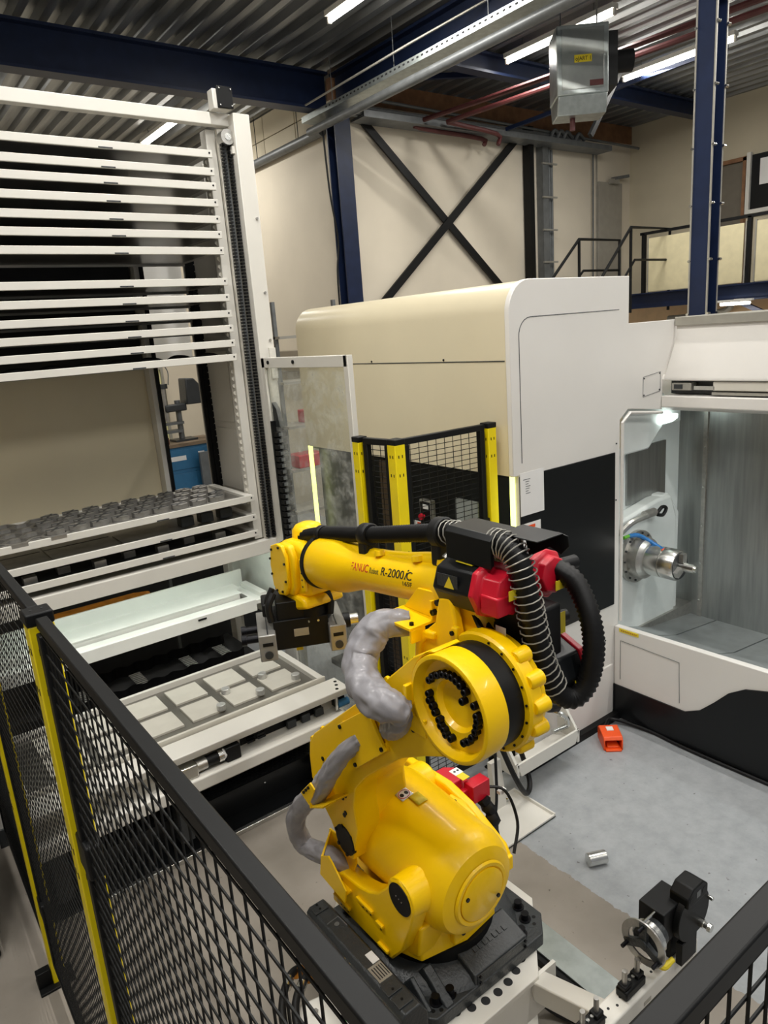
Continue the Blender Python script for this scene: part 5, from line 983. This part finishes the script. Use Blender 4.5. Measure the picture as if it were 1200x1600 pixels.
# --- motors on the elbow
def octmotor(name, c, d, L1, L2, r, capr=.8, lab=None):
    d = Vector(d); n0 = MB().lathe(c, d, [(0, r*.86), (.012, r), (L1, r)], 8); b = rp(name, n0, m_blackgl, bv=.006)
    rp('motor_end', MB().lathe(Vector(c)+d*L1, d, [(0, r*1.06), (.018, r*1.06), (.024, r*.98), (.03, r*capr), (L2*.75, r*capr*.96), (L2*.8, r*capr*.7)], 8), m_red, b, bv=.004)
    return b
m1 = octmotor('wrist_motor', (1.41, 1.60, 2.03), (0, -1, .06), .17, .12, .085)
for k, z in enumerate((2.085,)): rp('warning_plate', MB().box(1.372, 1.43, 1.46, 1.53, 2.112, 2.114), m_ylab, m1, bv=0)
tri = [(1.385, 1.47), (1.425, 1.47), (1.405, 1.52)]
rp('side_plate_label', MB().prism('x', [(1.57, 2.02), (1.48, 2.025), (1.48, 2.085), (1.57, 2.08)], 1.3285, 1.330), m_dgrey, m1, bv=0); rp('warning_triangle', MB().prism('x', [(1.545, 2.03), (1.49, 2.033), (1.515, 2.078)], 1.3275, 1.3285), m_ylab, m1, bv=0)
rp('motor_label', MB().box(1.37, 1.45, 1.312, 1.314, 2.04, 2.07), m_ylab, m1, bv=0); rp('motor_connector', MB().box(1.34, 1.40, 1.33, 1.40, 1.99, 2.05), m_red, m1, bv=.006)
m2 = octmotor('wrist_motor', (1.62, 1.56, 2.03), (0, -1, .06), .15, .07, .075); rp('cable_socket', MB().cyl((1.66, 1.37, 2.06), (1.72, 1.36, 2.06), .022, n=12), m_rubber, m2, bv=0); rp('motor_label', MB().box(1.6, 1.64, 1.338, 1.34, 2.0, 2.03), m_ylab, m2, bv=0)
m3 = octmotor('wrist_motor', (1.58, 1.52, 1.87), (0, -1, .06), .11, .08, .078); rp('motor_label', MB().box(1.57, 1.63, 1.328, 1.33, 1.86, 1.93), m_ylab, m3, bv=0); rp('cable_socket', MB().cyl((1.64, 1.40, 1.88), (1.70, 1.38, 1.88), .02, n=12), m_rubber, m3, bv=0)
m4 = rp('elbow_motor', MB().lathe((1.50, 1.35, 1.745), (1, 0, 0), [(0, .095), (.13, .098)], 8), m_blackgl, bv=.006); rp('motor_end', MB().lathe((1.63, 1.35, 1.745), (1, 0, 0), [(0, .103), (.022, .103), (.026, .09)], 8), m_red, m4, bv=.003)
rp('warning_triangle', MB().box(1.58, 1.61, 1.250, 1.254, 1.70, 1.74), m_ylab, m4, bv=0)
rp('dark_filler_box', MB().box(1.44, 1.58, 1.30, 1.52, 1.78, 1.98), m_rubber, bv=.01)  # added filler block, makes the space between the motors dark
for k in range(5): rp('motor_cable', MB().tube(cat_m([(1.40+.03*k, 1.5, 1.96-.01*k), (1.38+.03*k, 1.42, 1.90), (1.42+.03*k, 1.35, 1.84), (1.48+.02*k, 1.30, 1.78)], 5), .010, 7), m_rubber, bv=0)
rp('cable_tag', MB().box(1.40, 1.402, 1.36, 1.40, 1.90, 1.935), m_paper, bv=0); rp('cable_tag', MB().box(1.70, 1.702, 1.32, 1.36, 1.96, 2.0), m_paper, bv=0)
rp('breather', MB().lathe((1.44, 1.64, 2.05), (0, 0, 1), [(0, .022), (.02, .022), (.02, .012), (.04, .012), (.04, .02), (.05, .008)], 14), m_steel, bv=0)
# --- dress pack
def corr(name, pts, r, n=7, per=.0075):
    P = cat_m(pts, 24); Q = [P[0]]; acc = 0
    for a, b in zip(P[:-1], P[1:]):
        L_ = (b-a).length
        while acc+L_ >= per:
            a = a+(b-a)*((per-acc)/L_); Q.append(a); L_ = (b-a).length; acc = 0
        acc += L_
    return MB().tube(Q, r, 12, rf=lambda i, k, q: r*(1.03 if i % 2 else .87)).build(name, m_rubber, rb, ang=180)
corr('cable_hose', [(1.46, 2.80, 1.875), (1.48, 2.661, 1.945), (1.48, 2.468, 2.0), (1.48, 2.139, 2.058), (1.48, 1.884, 2.11), (1.47, 1.701, 2.150), (1.46, 1.622, 2.165), (1.44, 1.533, 2.17)], .031)
loop = [(1.42, 1.42, 2.185), (1.42, 1.355, 2.18), (1.42, 1.316, 2.141), (1.43, 1.299, 2.046), (1.45, 1.296, 1.943), (1.48, 1.291, 1.823), (1.52, 1.278, 1.723), (1.57, 1.254, 1.687), (1.61, 1.231, 1.734), (1.63, 1.223, 1.835), (1.64, 1.244, 1.929), (1.65, 1.291, 2.005), (1.65, 1.338, 2.041), (1.64, 1.40, 2.06)]
corr('cable_hose', loop, .034)
def spring(name, pts, r, turns, wr=.0022):
    P = cat_m(pts, 40); out = []; N_ = turns*12
    T0 = Vector((1, 0, 0))
    for i in range(N_+1):
        t = i/N_*(len(P)-1); k = min(int(t), len(P)-2); p = P[k].lerp(P[k+1], t-k); T = (P[k+1]-P[k]).normalized()
        T0 = (T0-T*T0.dot(T)).normalized(); b = T.cross(T0); a = 2*math.pi*i/12; out.append(p+(T0*math.cos(a)+b*math.sin(a))*r)
    return MB().tube(out, wr, 5).build(name, m_lightgrey, rb)
spring('strain_spring', loop[:7], .042, 26); spring('strain_spring', [(1.47, 1.701, 2.150), (1.46, 1.622, 2.165), (1.45, 1.57, 2.168)], .040, 6)
def clamp(y, z, r=.045, L=.05, foot=True, x=1.48):
    c = MB().lathe((x, y-L/2, z+.117*L/2), fd, [(0, r*.9), (.006, r), (L-.006, r), (L, r*.9)], 20).build('hose_clamp', m_rubber, rb)
    if foot: MB().box(x-.035, x+.035, y-L/2, y+L/2, z-.11, z-.02).build('clamp_foot', m_rubber, rb, bv=.008)
    return c
clamp(2.14, 2.058); clamp(1.70, 2.150, .052, .045, True, 1.47); clamp(2.47, 1.998, .040, .03, False)
rp('hose_guard', MB().prism('y', [(1.375, 2.115), (1.375, 2.20), (1.39, 2.215), (1.50, 2.215), (1.515, 2.20), (1.515, 2.115), (1.50, 2.125), (1.50, 2.20), (1.39, 2.20), (1.39, 2.125)], 1.385, 1.575), m_blackgl, bv=.002)
rp('guard_flap', MB().prism('x', [(1.40, 2.20), (1.27, 2.215), (1.235, 2.21), (1.23, 2.18), (1.26, 2.15), (1.30, 2.165), (1.38, 2.12)], 1.53, 1.535).box(1.42, 1.53, 1.25, 1.40, 2.212, 2.216), m_blackgl, bv=.002)
rp('guard_stay', MB().box(1.43, 1.47, 1.46, 1.5, 2.05, 2.12), m_rubber, bv=.003)
# grey fabric cable sleeves
def sleeve(name, pts, r, seed):
    rnd = random.Random(seed); ph_ = [rnd.uniform(0, 6.28) for _ in range(8)]; P = cat_m(pts, 14)
    nP = len(P)
    def rf(i, k, q):
        s1 = 1-2*abs(noise.noise(Vector((math.cos(q)*1.1, math.sin(q)*1.1, i*.085+seed*3))))
        s2 = 1-2*abs(noise.noise(Vector((math.cos(q)*2.0+5, math.sin(q)*2.0, i*.16+seed*5))))
        e = min(1, .72+.28*min(i, nP-1-i)/(nP*.25))
        return r*e*(1+.16*(s1-.4)+.10*(s2-.4))
    return MB().tube(P, r, 40, rf=rf).build(name, m_fabric, rb, ang=180)
sleeve('cable_sleeve', [(1.34, 1.74, 1.86), (1.27, 1.785, 1.865), (1.22, 1.8, 1.831), (1.17, 1.793, 1.77), (1.13, 1.725, 1.73), (1.11, 1.640, 1.712), (1.12, 1.57, 1.705), (1.155, 1.55, 1.68)], .054, 3)
sleeve('cable_sleeve', [(1.16, 1.56, 1.67), (1.165, 1.60, 1.62), (1.18, 1.66, 1.57), (1.21, 1.73, 1.53)], .034, 4)
sleeve('cable_sleeve', [(1.19, 1.86, 1.44), (1.15, 1.93, 1.36), (1.13, 2.018, 1.24), (1.125, 2.1, 1.13), (1.12, 2.225, 1.01), (1.12, 2.31, .873), (1.145, 2.31, .77), (1.17, 2.24, .755), (1.195, 2.163, .76), (1.24, 2.124, .71), (1.30, 2.11, .62)], .037, 5)
sm = [Vector(p) for p in [(1.27, 1.785, 1.865), (1.22, 1.8, 1.831), (1.17, 1.793, 1.77), (1.13, 1.725, 1.73), (1.11, 1.640, 1.712)]]
MB().tube([p+Vector((-.045, -.012, .004)) for p in cat_m(sm, 10)], .0016, 5).build('sleeve_seam', m_lightgrey, rb)
